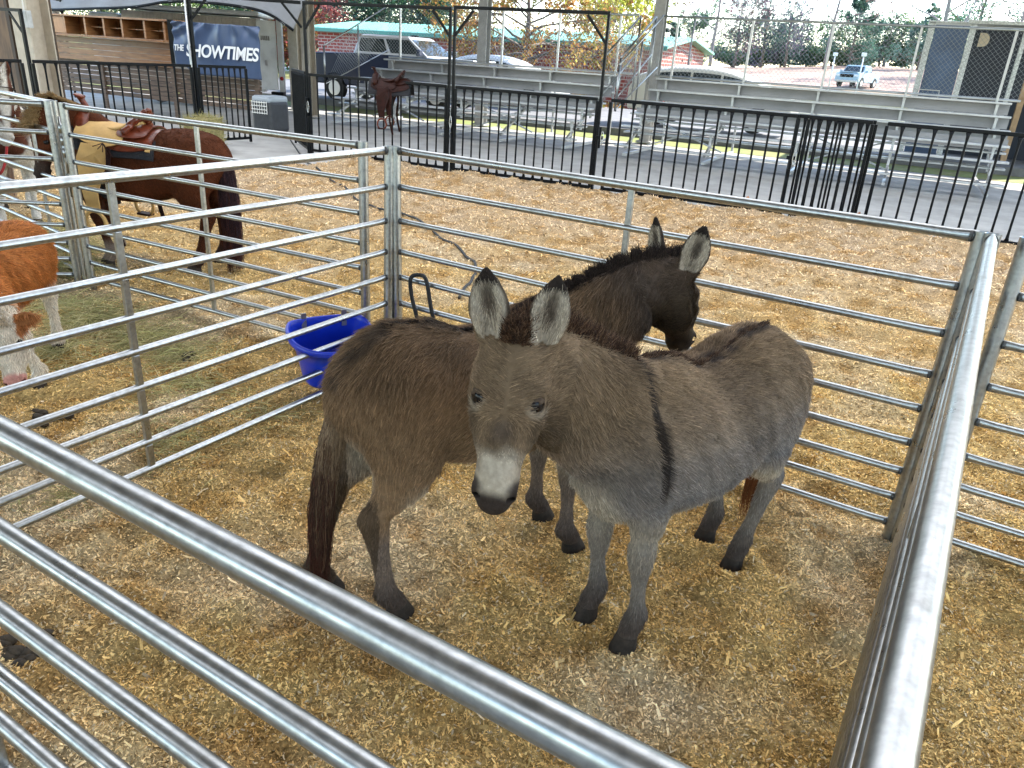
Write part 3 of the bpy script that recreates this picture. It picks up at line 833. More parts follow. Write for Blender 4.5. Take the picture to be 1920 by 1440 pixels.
M_lid = mat('donkey_eyelid', (.085, .058, .04), .8, var=.3, scale=90, spec=.1); M_lid_pale = mat('pale_lower_lid', (.17, .13, .095), .8, var=.3, scale=90, spec=.1)
def donkey(name, label, origin, fwd, feet, hocks, poll, head_ax, head_up, ear_dirs, neck, neck_up, tint, face, tail, elbow_dx=0.0, cross=True, rump_dark=False, curl=.006, zs=1.0, muz_col=PALE, neck_dark=0.):
    HS = zs
    B = Beast(name, label, 'donkey', origin, fwd, 'donkeys standing in the pen')
    w = B.w = (lambda x, y, z: B.o + B.f * x + B.l * y + B.u * z * zs)
    ext = np.array([w(-.75, -.45, 0), w(-.75, .45, 0), w(.75, -.45, 0), w(.75, .45, 0), poll - .3, poll + .35, np.asarray(poll) + np.asarray(head_ax) * .6 - .12, np.asarray(poll) + np.asarray(head_ax) * .6 + .12] + [np.asarray(f, float) for f in feet])
    lo = ext.min(0); hi = ext.max(0); lo[2] = -0.06; hi[2] = max(poll[2] + 0.36, 1.15)
    B.start(lo, hi); F = B.F
    # trunk: rump, loin, barrel, girth, chest
    F.chain(B.ws([(-.475, 0, .83), (-.42, 0, .815), (-.30, 0, .80), (-.15, 0, .765), (0, 0, .735), (.15, 0, .735), (.28, 0, .755), (.38, 0, .775), (.45, 0, .79)]),
            [.12, .172, .212, .232, .248, .240, .205, .165, .11], [.13, .185, .225, .237, .252, .255, .245, .20, .14], up=ZUP, k=0.05, sub=4)
    F.chain(B.ws([(.20, 0, .93), (.34, 0, .965)]), [.07, .06], [.08, .075], k=0.10, sub=1)        # withers
    F.chain(B.ws([(-.36, 0, .94), (-.22, 0, .93)]), [.13, .12], [.10, .09], k=0.08, sub=1)       # croup
    for sd in (1, -1):
        F.chain(B.ws([(.34, sd * .105, .86), (.42, sd * .10, .70)]), [.075, .085], [.10, .10], up=B.f, k=0.06, sub=1)   # shoulder
        F.chain(B.ws([(-.36, sd * .095, .86), (-.37, sd * .105, .68)]), [.105, .10], [.16, .14], up=B.f, k=0.06, sub=1)  # thigh
    F.chain(B.ws([(.40, 0, .80), (.47, 0, .70), (.42, 0, .60)]), [.11, .12, .09], [.10, .10, .08], k=0.06, sub=2)      # breast
    # neck
    nk = [w(.30, 0, .83)] + list(neck) + [np.asarray(poll) + nrm(head_ax) * .07 - nrm(head_up) * .05]
    m = len(nk)
    F.chain(nk, np.linspace(.135, .068, m), np.linspace(.235, .098, m), up=np.array([ZUP] + list(neck_up) + [head_up]), k=0.06, sub=4)
    H = equine_head(B, np.asarray(poll, float), head_ax, head_up, L=0.435, W=1.13, ear_len=0.185, ear_dirs=ear_dirs, ear_w=1.22)
    # legs: feet order front-left, front-right, hind-left, hind-right
    for i, ft in enumerate(feet):
        sd = 1 if i % 2 == 0 else -1
        ft = np.asarray(ft, float); fl = B.local(ft[None])[0]
        HOOFS.append((ft[0], ft[1]))
        if i < 2:
            top = w(.355 + elbow_dx, sd * .095, .66)
            hd = leg_chain(B, top, ft, 'front', sd)
        else:
            top = w(-.355, sd * .105, .76)
            hk = w(*hocks[i - 2])
            hd = leg_chain(B, top, ft, 'hind', sd, knee=hk)
        hoof_part(B, ft, hd[2])
    # tail dock
    tl = np.array([w(-.44, 0, .97)] + [np.asarray(x, float) for x in tail])
    F.chain(tl, np.interp(np.linspace(0, 1, len(tl)), (0, .5, 1), (.036, .026, .012)), k=0.03, sub=4)
    v, q = F.mesh(2)
    nf = neck_frame(nk, [ZUP] + list(neck_up) + [head_up])

    def colour(P, base_noise=True):
        L = B.local(P); x, y, z = L.T
        n1 = vnoise(P[:, 0] * 7 + P[:, 2] * 5, P[:, 1] * 7 - P[:, 2] * 4, 31); n2 = vnoise(P[:, 0] * 22 + P[:, 2] * 15, P[:, 1] * 22 + P[:, 2] * 9, 32)
        c = tint[0] * (1 - smooth01(z, .60, 1.0))[:, None] + tint[1] * smooth01(z, .60, 1.0)[:, None]
        c = c * (0.60 + 0.48 * n1 + 0.18 * n2)[:, None]
        trunk = (np.abs(x) < .62) & (z > .36)
        belly = smooth01(-z, -.60, -.50) * smooth01(z, .36, .44) * smooth01(-np.abs(x + .02), -.44, -.30)
        c = mixc(c, PALE * .95, belly * .9)
        # inner thighs and forearms pale
        inn = smooth01(-np.abs(y), -.13, -.06) * smooth01(z, .28, .42) * smooth01(-z, -.80, -.62) * (np.abs(x) > .22)
        c = mixc(c, PALE * .85, inn * .9)
        c = mixc(c, PALE * .6, smooth01(z, .22, .36) * smooth01(-z, -.64, -.48) * (x > .2) * .75)
        # lower legs: grey brown, dark at the fetlock
        c = mixc(c, tint[2], smooth01(-z, -.46, -.34) * .9)
        c = mixc(c, DARK * 1.9, smooth01(-z, -.25, -.07) * .92)
        # dorsal stripe and shoulder cross
        tn, un, vn, on = nf(P)
        top = smooth01(z, .90, .95)
        if cross:
            wob = (n2 - .5) * .02
            st = smooth01(-np.abs(y + wob), -.050, -.022) * smooth01(-x, -.42, -.34) * top
            c = mixc(c, DARK * 1.6, st * np.where(n2 > .42, .95, .30))
            xc = .445 - np.clip(.95 - z, 0, .4) * .10
            cr = smooth01(-np.abs(x - xc + (n2 - .5) * .014), -.022, -.010) * smooth01(z, .60, .72)
            c = mixc(c, DARK * .9, cr * (.97 if neck_dark == 0 else .3))
        if rump_dark:
            c = mixc(c, BROWN * .75, smooth01(z, .88, 1.04) * .55 * (0.3 + n2))
        c = mixc(c, np.array((.040, .032, .030)), np.maximum(on * smooth01(tn, .35, .7), in_head(H, P)) * neck_dark)
        # mane line
        c = mixc(c, DARK * 1.6, on * smooth01(un, .055, .085) * smooth01(-np.abs(vn), -.035, -.012))
        # head
        hm = in_head(H, P); t, u, vv, r = head_coords(H, P)
        hw = hm * smooth01(t, -.05, .12)
        c = mixc(c, face[0] * (0.85 + .3 * n2)[:, None], hw * .9)
        c = mixc(c, face[1] * (0.8 + .4 * n2)[:, None], hw * smooth01(t, .45, .60) * smooth01(-np.abs(vv), -.06, -.02) * .7)
        c = mixc(c, BROWN * .62, hw * smooth01(np.abs(vv), .042, .075) * smooth01(t, .30, .50) * .75)  # cheeks darkened in the colour, shading of the face's side planes
        c = mixc(c, DARK * 2.4, hw * smooth01(-np.abs(t - .56), -.10, -.02) * smooth01(-np.abs(vv), -.035, -.008) * .6)
        fr_ = smooth01(u, -.085, -.045)
        muz = hm * smooth01(t + (n2 - .5) * .10 + (n1 - .5) * .06 - (1 - fr_) * .10, .655, .765) * (1 - .55 * smooth01(np.abs(vv), .030, .052) * smooth01(-t, -.90, -.80))
        c = mixc(c, muz_col * (1.0 - .25 * (n2 > .72))[:, None], muz)
        nose = hm * smooth01(t - smooth01(u, -.075, -.02) * .055 + (n2 - .5) * .05, .845, .925)
        for v_ in (-1, 1):
            dn = np.sqrt(((t - .925) * .435) ** 2 + (u + .040) ** 2 + (vv - v_ * .044) ** 2)
            nose = np.maximum(nose, hm * smooth01(-dn, -.046, -.026))
        c = mixc(c, DARK * 1.5, nose)
        for v_ in (-1, 1):
            dn = np.sqrt(((t - .935) * .435) ** 2 + ((u + .036) * 1.2) ** 2 + ((vv - v_ * .044) * 1.5) ** 2)
            c = mixc(c, DARK * .25, hm * smooth01(-dn, -.021, -.012))
        lip = hm * smooth01(t, .93, .96) * smooth01(-u, .085, .10)
        c = mixc(c, PALE * .8, lip * .8)
        for e, od in H['eyes']:
            de = np.linalg.norm(P - e, axis=1); lo_ = smooth01((P - e) @ H['ax'], .004, .018)
            c = mixc(c, PALE * .9, smooth01(-de, -.052, -.040) * lo_ * .35)
            c = mixc(c, DARK * .7, smooth01(-de, -.037, -.030))
        # ears
        em, eh, ein, eco = in_ears(H, P)
        c = mixc(c, face[0] * .95, em * 1.0)
        c = mixc(c, PALE * .85, em * ein * .95)
        c = mixc(c, DARK * 1.6, em * ein * eco * smooth01(eh, .15, .3) * smooth01(-eh, -.78, -.55))
        c = mixc(c, DARK * .8, em * smooth01(eh + (n2 - .5) * .1, .74, .86))
        edge = em * (1 - ein) * smooth01(eh, .2, .45) * .75
        c = mixc(c, DARK * 1.5, edge)
        # tail darkens to its tip
        tlm = (x < -.50) & (np.abs(y) < .18)
        c = mixc(c, BROWN * .6, tlm * smooth01(-z, -.75, -.5) * .8)
        return np.clip(c, 0, 1)

    def flow(P, n):
        L = B.local(P); z = L[:, 2]
        fl = np.tile(-B.f * 0.8 - ZUP * 0.55, (len(P), 1))
        lw = smooth01(-z, -.66, -.5)[:, None]
        fl = fl * (1 - lw) - ZUP * lw
        rump = smooth01(-L[:, 0], .30, .48)[:, None]
        fl = fl * (1 - rump) + (-ZUP - B.f * .2) * rump
        tn, un, vn, on = nf(P)
        fl = np.where((on > .5)[:, None], -ZUP * .8 - B.f * .4, fl)
        hm = in_head(H, P); t, u, vv, r = head_coords(H, P)
        fh = H['ax'] * 1.0 + np.outer(vv * 8, H['lf']) - np.outer(np.clip(-u, 0, .1) * 3, H['up'])
        up_ = smooth01(-t, -.62, -.35)[:, None]
        fh = fh * (1 - up_) + (-H['ax'] * .5 + np.outer(np.sign(vv) * .9, H['lf'])) * up_ * 1.0
        fl = np.where(hm[:, None], fh, fl)
        em, eh, ein, eco = in_ears(H, P)
        for base, d, face_, EL in H['ears']:
            k = em & (np.linalg.norm(P - base - d * EL * .5, axis=1) < EL * .72)
            fl = np.where(k[:, None], d[None] + 0 * fl, fl)
        return fl

    def length(P):
        L = B.local(P); z = L[:, 2]
        ln = np.where(z > .5, .019, .012)
        ln = ln + curl * smooth01(z, .84, .98)
        hm = in_head(H, P); t, u, vv, r = head_coords(H, P)
        ln = np.where(hm, .015 - .011 * smooth01(t, .35, .75), ln); ln = np.where(hm & (t > .74), .0012, ln)
        em, eh, ein, eco = in_ears(H, P); ln = np.where(em, .005 + .020 * ein * (eco > .2) * (eh < .7) + .006 * ein * (eh < .8), ln)
        ln = np.where(z < .08, 0.004, ln)
        for e, od in H['eyes']:
            ln = np.where(np.linalg.norm(P - e, axis=1) < .040, 0.0, ln)
        return ln
    c = colour(v) * 0.8
    B.body = big_mesh('body', v, q, M_skin, c, smooth=True, parent=B.root)
    cen = v[q].mean(1); hm = in_head(H, cen) | in_ears(H, cen)[0]
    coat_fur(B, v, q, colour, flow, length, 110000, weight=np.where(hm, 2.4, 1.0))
    head_parts(B, H, (M_lid, M_lid_pale))
    return B, H, nk, nf

def neck_frame(nk, ups):
    nk = np.asarray(nk, float); ups = np.asarray(ups, float)
    tt = np.linspace(0, len(nk) - 1, 24); C = catmull(nk, tt); U = catmull(ups, tt)
    T = np.gradient(C, axis=0); T /= np.linalg.norm(T, axis=1)[:, None]
    def fn(P):
        """(position along the neck 0..1, height above its axis, sideways, 1 where the point belongs to the neck)"""
        d2 = ((P[:, None, :] - C[None]) ** 2).sum(2); i = d2.argmin(1)
        R = P - C[i]; u = U[i] - T[i] * (U[i] * T[i]).sum(1)[:, None]; u /= np.linalg.norm(u, axis=1)[:, None]
        un = (R * u).sum(1); vn = (R * np.cross(T[i], u)).sum(1)
        return i / 23.0, un, vn, ((i > 8) & (i < 23)).astype(float)
    return fn

# front donkey: grey dun, head turned to the viewer
fwdF = nrm(V(-.72, -.70, 0))
B1 = donkey('donkey', 'grey donkey in front turning its pale-nosed face to the viewer', (0.665, 2.46), fwdF,
    feet=[V(.465, 2.13, .0), V(.335, 2.275, .0), V(.975, 2.64, .0), V(.905, 2.84, .0)],
    hocks=[(-.44, .13, .43), (-.46, -.12, .43)],
    poll=V(.005, 1.86, 1.245), head_ax=V(-.035, -.185, -.36), head_up=V(-.06, -.90, .46),
    ear_dirs=[(V(.16, .03, 1.0), V(.10, -1, .1)), (V(-.13, .02, 1.0), V(-.22, -1, .1))],
    neck=[V(.30, 2.09, .92), V(.16, 1.99, 1.04), V(.06, 1.92, 1.14)],
    neck_up=[nrm(V(.35, .35, 1)), nrm(V(.25, .35, 1)), nrm(V(.1, .2, 1))],
    tint=(GREY * 1.02, DUN * 1.02, np.array((.21, .18, .15))), face=(DUN * .95, BROWN * .75),
    tail=[V(1.09, 2.90, .88), V(1.13, 2.95, .72), V(1.11, 2.96, .55)])

def donkey_hair(D, mane_cols, tail_line, tail_rad, tail_len, tail_cols, mane_len, N=5200, tuft=.07):
    B, H, nk, nf = D[:4]
    nk = np.asarray(nk, float); k = len(nk)
    line, up = [], []
    ups = [ZUP] * k
    for i in range(1, k - 1):
        u = D[4][i - 1]; b = np.linspace(.235, .098, k)[i]
        line.append(nk[i] + u * (b - .012)); up.append(u)
    pol = H['p'](-.02, .022 * H['s']); line += [pol, H['p'](.05, .026 * H['s'])]; up += [H['up'] * .6 + ZUP * .7, H['up'] * .7 + ZUP * .5]
    mane_strands(B, np.array(line), np.array(up), N, mane_len, mane_cols, spread=.014)
    xs = np.linspace(-.40, .36, 20); dl = []
    vb = np.empty(len(B.body.data.vertices) * 3, np.float32); B.body.data.vertices.foreach_get('co', vb); vb = vb.reshape(-1, 3) + np.array(B.root['_base']); L = B.local(vb)
    for x_ in xs:
        k_ = (np.abs(L[:, 0] - x_) < .012) & (np.abs(L[:, 1]) < .02); dl.append(vb[k_][vb[k_][:, 2].argmax()])
    mane_strands(B, np.array(dl), np.tile(ZUP * .5 - B.f * .8, (20, 1)), 2600, .022, np.asarray(mane_cols) * .7, spread=.010, name='back_stripe')
    tail_strands(B, np.array(tail_line), tail_rad, 5000, tail_len, tail_cols)

FN_up = [nrm(V(.35, .35, 1)), nrm(V(.25, .35, 1)), nrm(V(.1, .2, 1))]
donkey_hair(B1 + (FN_up,), [(.055, .030, .02), (.10, .055, .032), (.17, .10, .06), (.04, .024, .018)],
    [(1.10, 2.91, .86), (1.14, 2.96, .70), (1.14, 2.99, .55), (1.13, 2.99, .46)], [.03, .03, .03, .02], [.05, .08, .16, .2],
    [(.12, .085, .06), (.16, .07, .03), (.20, .075, .025), (.16, .055, .02)], [.045, .055, .06, .062, .055, .045], N=4200)

RN_up = [nrm(V(-.35, -.1, 1)), nrm(V(-.4, -.1, 1)), nrm(V(-.35, -.05, 1))]
B2 = donkey('donkey', 'brown donkey behind with its rump to the viewer and head turned away', (-.112, 2.566), V(.8, .6, 0),
    feet=[V(.173, 2.926, 0), V(.30, 2.70, 0), V(-.655, 2.333, 0), V(-.367, 2.22, 0)],
    hocks=[(-.53, .14, .43), (-.50, -.125, .43)],
    poll=V(.605, 2.93, 1.205), head_ax=V(.34, .50, -.80), head_up=V(.5, .65, .55),
    ear_dirs=[(V(-.16, .03, 1.0), V(-.95, -.35, 0)), (V(.20, .0, 1.0), V(-.25, -.95, 0))],
    neck=[V(.24, 2.78, .94), V(.37, 2.83, 1.035), V(.49, 2.875, 1.11)], neck_up=RN_up,
    tint=(DUN * np.array((1.16, 1.06, .95)), DUN * np.array((1.05, .95, .85)), np.array((.165, .125, .10))), face=(BROWN * .5, DARK * 1.4),
    tail=[V(-.555, 2.235, .84), V(-.590, 2.215, .70), V(-.612, 2.21, .56)], cross=True, rump_dark=True, curl=.016, zs=1.035, muz_col=BROWN * .45, neck_dark=.7)
donkey_hair(B2 + (RN_up,), [(.02, .015, .013), (.035, .024, .02), (.05, .035, .028)],
    [(-.545, 2.24, .88), (-.585, 2.215, .74), (-.612, 2.205, .60), (-.628, 2.205, .48)], [.034, .034, .032, .02], [.05, .08, .16, .22],
    [DUN * .95, DUN * .8, (.085, .05, .03), (.05, .026, .018), (.055, .020, .014)], [.035, .042, .048, .05, .05, .045], N=4500)

# ------------------------------------------------------------------ black arena fence
M_black = mat("black_enamel_tube", (0.005, 0.006, 0.008), 0.34, spec=.12, var=0.4, scale=14, bump=0.05, bscale=80)
M_chrome = mat("bright_latch_steel", (0.5, 0.5, 0.5), 0.35, metal=1.0)
FE = 11.86
def bar_panel(p0, p1, label, arch=None, nb=None, top=1.40, gap=0.06, mat_=None, bot=0.06, rp=0.024):
    """bow panel: frame, flared upright bars and, on request, tall posts with an arch and corner braces"""
    m = mat_ or M_black
    p0, p1 = np.asarray(p0, float), np.asarray(p1, float); t = nrm(p1 - p0); L = np.linalg.norm(p1 - p0)
    root = thing('barred_panel', label, 'fence panel', (p0 + p1) / 2, 'black barred panels around the arena')
    nb = nb or int(round(L / 0.19))
    a, b = p0 + t * gap, p1 - t * gap
    f = MB()
    mb = MB(); mb.beam(a + V(0, 0, top), b + V(0, 0, top), 0.035, 0.05); mb.build('top_rail', m, root, bevel=0.008)
    mb = MB(); mb.beam(a + V(0, 0, bot), b + V(0, 0, bot), 0.035, 0.05); mb.build('bottom_rail', m, root, bevel=0.008)
    for e in (a, b):
        mb = MB(); mb.beam(e + V(0, 0, -.02), e + V(0, 0, top - .026), 0.045, 0.045, t); mb.build('end_post', m, root, bevel=0.006)
    sd = np.cross(t, ZUP)
    for i in range(1, nb):
        c = a + (b - a) * i / nb
        rings = []
        for z, w in ((bot + .024, .030), (bot + .06, .021), (bot + .12, .0165), (bot + .2, .0155), (top - .22, .0155), (top - .13, .0165), (top - .07, .022), (top - .024, .033)):
            an = np.arange(8) * 2 * math.pi / 8
            rings.append(np.array([c + t * w * math.cos(q) + sd * .014 * math.sin(q) + V(0, 0, z) for q in an]))
        MB().loft(rings).build('bar', m, root, smooth=True)
    if arch:
        zt = arch
        for e in (p0 + t * 0.0, p1 - t * 0.0):
            pass
        e0, e1 = p0 + t * .012, p1 - t * .012
        for e in (e0, e1):
            mb = MB(); mb.beam(e + V(0, 0, -.05), e + V(0, 0, zt), 0.05, 0.042, t); mb.build('tall_post', m, root, bevel=0.006)
        mb = MB(); mb.beam(e0 + V(0, 0, zt + .026) - t * .02, e1 + V(0, 0, zt + .026) + t * .02, 0.05, 0.05); mb.build('arch_beam', m, root, bevel=0.008)
        for e, s_ in ((e0, 1), (e1, -1)):
            mb = MB(); mb.beam(e + V(0, 0, zt - .40), e + t * s_ * .34 + V(0, 0, zt - .01), 0.035, 0.035); mb.build('corner_brace', m, root)
    return root
def latch(c, label):
    root = thing('gate_latch', label, 'latch', c, 'latches on the black panels')
    mb = MB(); mb.beam(c + V(0, 0, -.16), c + V(0, 0, .16), .05, .03); mb.beam(c - E1 * .06, c + E1 * .06, .03, .05); mb.build('body', M_black, root, bevel=.005)
    mb = MB(); P = [c + E1 * (.05 + .02 * math.sin(q)) - E2 * .03 + V(0, 0, .10 * math.cos(q)) for q in np.linspace(0, 2 * math.pi, 15)]
    mb.tube(np.array(P), .006, 6, caps=False); mb.build('handle', M_chrome, root, smooth=True)
    return root
bar_panel(A(-10.02, FE), A(-6.96, FE), 'arched black panel with the saddle hung over it', arch=2.56, nb=16)
bar_panel(A(-6.90, FE), A(-4.23, FE), 'arched black panel right of the hanging saddle', arch=2.58, nb=15)
bar_panel(A(-4.13, FE), A(-1.22, FE), 'low black panel without an arch left of the doubled gate', nb=15)
bar_panel(A(-1.36, FE + .09), A(-0.22, FE + .07), 'narrow black gate overlapping its neighbour in the long fence run', nb=10)
bar_panel(A(-1.20, FE - .02), A(-0.26, FE - .02), 'short black panel folded in front of the narrow gate', nb=6)
bar_panel(A(-0.20, FE - .02), A(2.84, FE - .05), 'black panel behind the right corner post of the donkey pen', nb=15)
bar_panel(A(2.90, FE - .05), A(5.9, FE - .08), 'last black panel at the right edge of the arena fence', nb=15)
bar_panel(A(-10.06, FE + .03), A(-11.40, 13.05), 'open black gate swung back toward the bleachers, seen nearly end-on', nb=11, top=1.42)
for a, l in ((-10.0, 'dark latch on the post beside the open gate'), (-6.93, 'dark latch between the two arched panels'), (-4.18, 'dark latch at the right end of the arches'), (-1.28, 'dark latch by the doubled gate')):
    latch(A(a, FE - .05, .84), l)
# left side of the arena
LE = -12.35
bar_panel(A(LE + .35, 12.45), A(LE + .2, 11.25), 'end panel of the left black fence before the opening, hay bale below it', nb=8, top=1.41)
bar_panel(A(LE + .2, 11.20), A(LE, 8.15), 'left black fence panel under the wooden counter with a tall arch', nb=16, top=1.41, arch=None)
bar_panel(A(LE, 8.10), A(LE - .2, 5.05), 'left black fence panel nearest the picture edge behind the pinto pony', nb=16, top=1.41)
# tall arch of the left side, running from the gate post over the opening to the right-hand arches
def arch_frame():
    root = thing('gate_arch', 'tall bright-edged pole and overhead beam spanning the arena opening', 'gate arch', A(LE + .2, 11.22))
    p, q = A(LE + .22, 11.22), A(-10.08, FE)
    mb = MB(); mb.beam(p + V(0, 0, -.05), p + V(0, 0, 2.62), .06, .055, E1); mb.build('pole', M_black, root, bevel=.006)
    mb = MB(); mb.tube(np.array([p + V(-.05, -.04, 0), p + V(-.05, -.04, 2.62)]), .022, 12); mb.build('sleeve', M_galv, root, smooth=True)
    mb = MB(); mb.beam(p + V(0, 0, 2.61), q + V(0, 0, 2.585), .05, .055); mb.build('beam', M_black, root, bevel=.006)
    t = nrm(q - p)
    for e, s_ in ((p, 1), (q, -1)):
        mb = MB(); mb.beam(e + V(0, 0, 2.18), e + t * s_ * .36 + V(0, 0, 2.575), .035, .035); mb.build('corner_brace', M_black, root)
arch_frame()
def side_arch(x0, x1, b0, z, label, m=M_black):
    root = thing('gate_arch', label, 'gate arch', A(x0, b0))
    p, q = A(x0, b0), A(x1, b0); t = nrm(q - p)
    for e in (p, q):
        mb = MB(); mb.beam(e, e + V(0, 0, z), .05, .05, t); mb.build('pole', m, root)
    mb = MB(); mb.beam(p + V(0, 0, z + .026) - t * .025, q + V(0, 0, z + .026) + t * .025, .05, .05); mb.build('beam', m, root)
    for e, s_ in ((p, 1), (q, -1)):
        mb = MB(); mb.beam(e + V(0, 0, z - .35), e + t * s_ * .3 + V(0, 0, z - .01), .03, .03); mb.build('corner_brace', m, root)
side_arch(-26.0, -22.6, 16.2, 2.62, 'black gate arch behind the wooden counter at the top left')
side_arch(-22.4, -19.3, 18.8, 2.43, 'far small black arch above the middle of the wooden counter')
side_arch(-17.0, -13.62, 9.0, 2.12, 'grey gate arch at the left edge in front of the plywood wall')

# ------------------------------------------------------------------ pavilion columns
def column(a, b, m, label, w=.26, h=5.6):
    root = thing('column', label, 'column', A(a, b), 'steel columns of the pavilion')
    mb = MB()
    for s_ in (-1, 1):
        mb.box(A(a, b + s_ * w * .45, h / 2), (w / 2, .012, h / 2), (E1, E2, ZUP))
    mb.box(A(a, b, h / 2), (.010, w * .45 - .013, h / 2), (E1, E2, ZUP))
    mb.build('shaft', m, root)
    MB().box(A(a, b, .012), (w * .75, w * .75, .02), (E1, E2, ZUP)).build('base_plate', m, root)
    return root
column(-11.30, 21.15, M_steel_grey, 'grey steel column in front of the yellow tree', .28)
column(-6.16, 21.15, M_steel_grey, 'dark grey steel column beside the bleacher steps', .28)
column(-16.9, 19.6, M_steel_tan, 'tan column behind the open black gate, left of a pair', .34)
column(-15.35, 18.3, M_steel_tan, 'tan column right of a pair, beside the pickup truck', .28)
column(-24.0, 20.6, M_steel_tan, 'thin tan column above the wooden counter', .26)
column(-28.4, 20.0, M_steel_tan, 'far tan column at the top left behind the arch', .30)
column(-14.55, 9.8, M_steel_tan, 'wide tan column with a junction box at the left edge', .46)
def junction_box():
    root = thing('junction_box', 'grey electric box with a conduit on the wide tan column', 'electric box', A(-14.3, 9.50, 1.9))
    MB().box(A(-14.28, 9.52, 2.02), (.10, .05, .14), (E1, E2, ZUP)).build('box', mat("grey_box_paint", (.38, .40, .41), .5, var=.2, scale=9), root, bevel=.008)
    P = [A(-14.30, 9.52, 2.16), A(-14.31, 9.52, 2.4), A(-14.45, 9.52, 2.8), A(-14.5, 9.52, 3.6)]
    MB().tube(catmull(P, np.linspace(0, 3, 14)), .012, 8).build('conduit', mat("white_conduit", (.6, .6, .58), .5), root, smooth=True)
junction_box()
M_ply = mat("plywood_wall", (.16, .10, .055), .7, var=.45, scale=2.5, stretch=(3, 3, .6), col2=(.075, .045, .025))
def ply_wall():
    root = thing('plywood_wall', 'brown plywood wall at the top left edge behind the tan column', 'wall', A(-17, 10.6))
    for i in range(4):
        MB().box(A(-18.6 + i * 1.22 - 1, 10.75, 1.8), (.60, .03, 1.8), (E1, E2, ZUP)).build('sheet', M_ply, root, bevel=.004)
    for i in range(5):
        MB().box(A(-19.2 + i * 1.22 - 1, 10.68, 1.8), (.05, .035, 1.8), (E1, E2, ZUP)).build('batten', mat("dark_batten", (.05, .032, .02), .7, var=.3, scale=5) if i == 0 else bpy.data.materials['dark_batten'], root)
ply_wall()

# ------------------------------------------------------------------ show wagon: wooden counter, banner
M_wood = mat("oiled_pine_boards", (.33, .155, .055), .45, var=.5, scale=2.2, stretch=(1, 1, 9), detail=7, col2=(.16, .065, .022), coat=.2)
M_wood_d = mat("dark_weathered_boards", (.13, .09, .065), .7, var=.5, scale=3, stretch=(1, 1, 12), detail=6)
M_woodl = mat("pale_plywood_panel", (.42, .24, .12), .55, var=.2, scale=3)
def show_wagon():
    e2 = 14.0
    root = thing('show_wagon', 'long wooden show wagon with pigeonhole counter and slatted lower side', 'wagon', A(-17, e2))
    x0, x1 = -20.75, -15.85
    def bx(a0, a1, b0, b1, z0, z1, n, m, bev=.006):
        return MB().box(A((a0 + a1) / 2, (b0 + b1) / 2, (z0 + z1) / 2), ((a1 - a0) / 2, (b1 - b0) / 2, (z1 - z0) / 2), (E1, E2, ZUP)).build(n, m, root, bevel=bev)
    for i in range(4):                                                     # front boards under the counter
        bx(x0 + .1, x1, e2 - .02, e2 + .01, 1.20 + i * .135, 1.20 + i * .135 + .128, 'front_board', M_wood, .004)
    bx(x0 - .12, x1 + .02, e2 - .22, e2 + .15, 1.742, 1.79, 'counter', M_wood)
    bx(x0 + .0, x0 + .1, e2 - .04, e2 + .1, .5, 1.74, 'corner_post', M_wood)
    cols = [x0, -19.75, -18.98, -18.29, -17.64, -16.86, -16.2, x1]
    bx(x0, x1, e2 + .55, e2 + .58, 1.79, 2.20, 'back_board', M_wood)
    for i, c in enumerate(cols):
        bx(c - .035, c + .035, e2 + .16, e2 + .55, 1.79, 2.20, 'divider', M_wood)
    bx(x0 - .06, x1 + .04, e2 + .13, e2 + .60, 2.20, 2.245, 'top_board', M_wood)
    bx(cols[0] + .04, cols[1] - .04, e2 + .17, e2 + .19, 1.80, 2.19, 'cover_panel', M_woodl)
    for c in cols[2:6]:
        bx(c + .036, c + .60, e2 + .30, e2 + .54, 1.98, 1.995, 'shelf', M_wood, .002)
    for i in range(7):                                                     # slatted lower side
        bx(x0 + .1, -13.20, e2 + .06, e2 + .09, .42 + i * .112, .42 + i * .112 + .10, 'slat', M_wood_d, .004)
    for a in (x0 + .1, -18.4, -15.9, -13.28):
        bx(a - .06, a + .06, e2 + .0, e2 + .058, -.05, 1.2, 'leg', M_wood_d)
    return root
show_wagon()
def lump(c, r, name, label, cat, m, sq=(1, 1, 1), seed=0, n=2):
    bm = bmesh.new(); bmesh.ops.create_icosphere(bm, subdivisions=3, radius=1)
    rg = np.random.default_rng(seed)
    v = np.array([x.co[:] for x in bm.verts]); f = [tuple(q.index for q in p.verts) for p in bm.faces]; bm.free()
    k = 1 + .35 * (vnoise(v[:, 0] * 2 + seed, v[:, 1] * 2 + v[:, 2] * 1.7, seed) - .5) + .25 * (vnoise(v[:, 0] * 5 + seed, v[:, 1] * 5 + v[:, 2] * 4, seed + 1) - .5)
    o = link_mesh(name, v * k[:, None] * r * np.array(sq), f, m, smooth=True, loc=c)
    return tag(o, label, cat)
lump(A(-19.98, 13.9, 1.83), .09, 'leather_bundle', 'small brown bundle lying on the wooden counter', 'bundle', mat("brown_leather_bundle", (.12, .04, .02), .5, var=.4, scale=20), (1.5, .9, .6), 5)

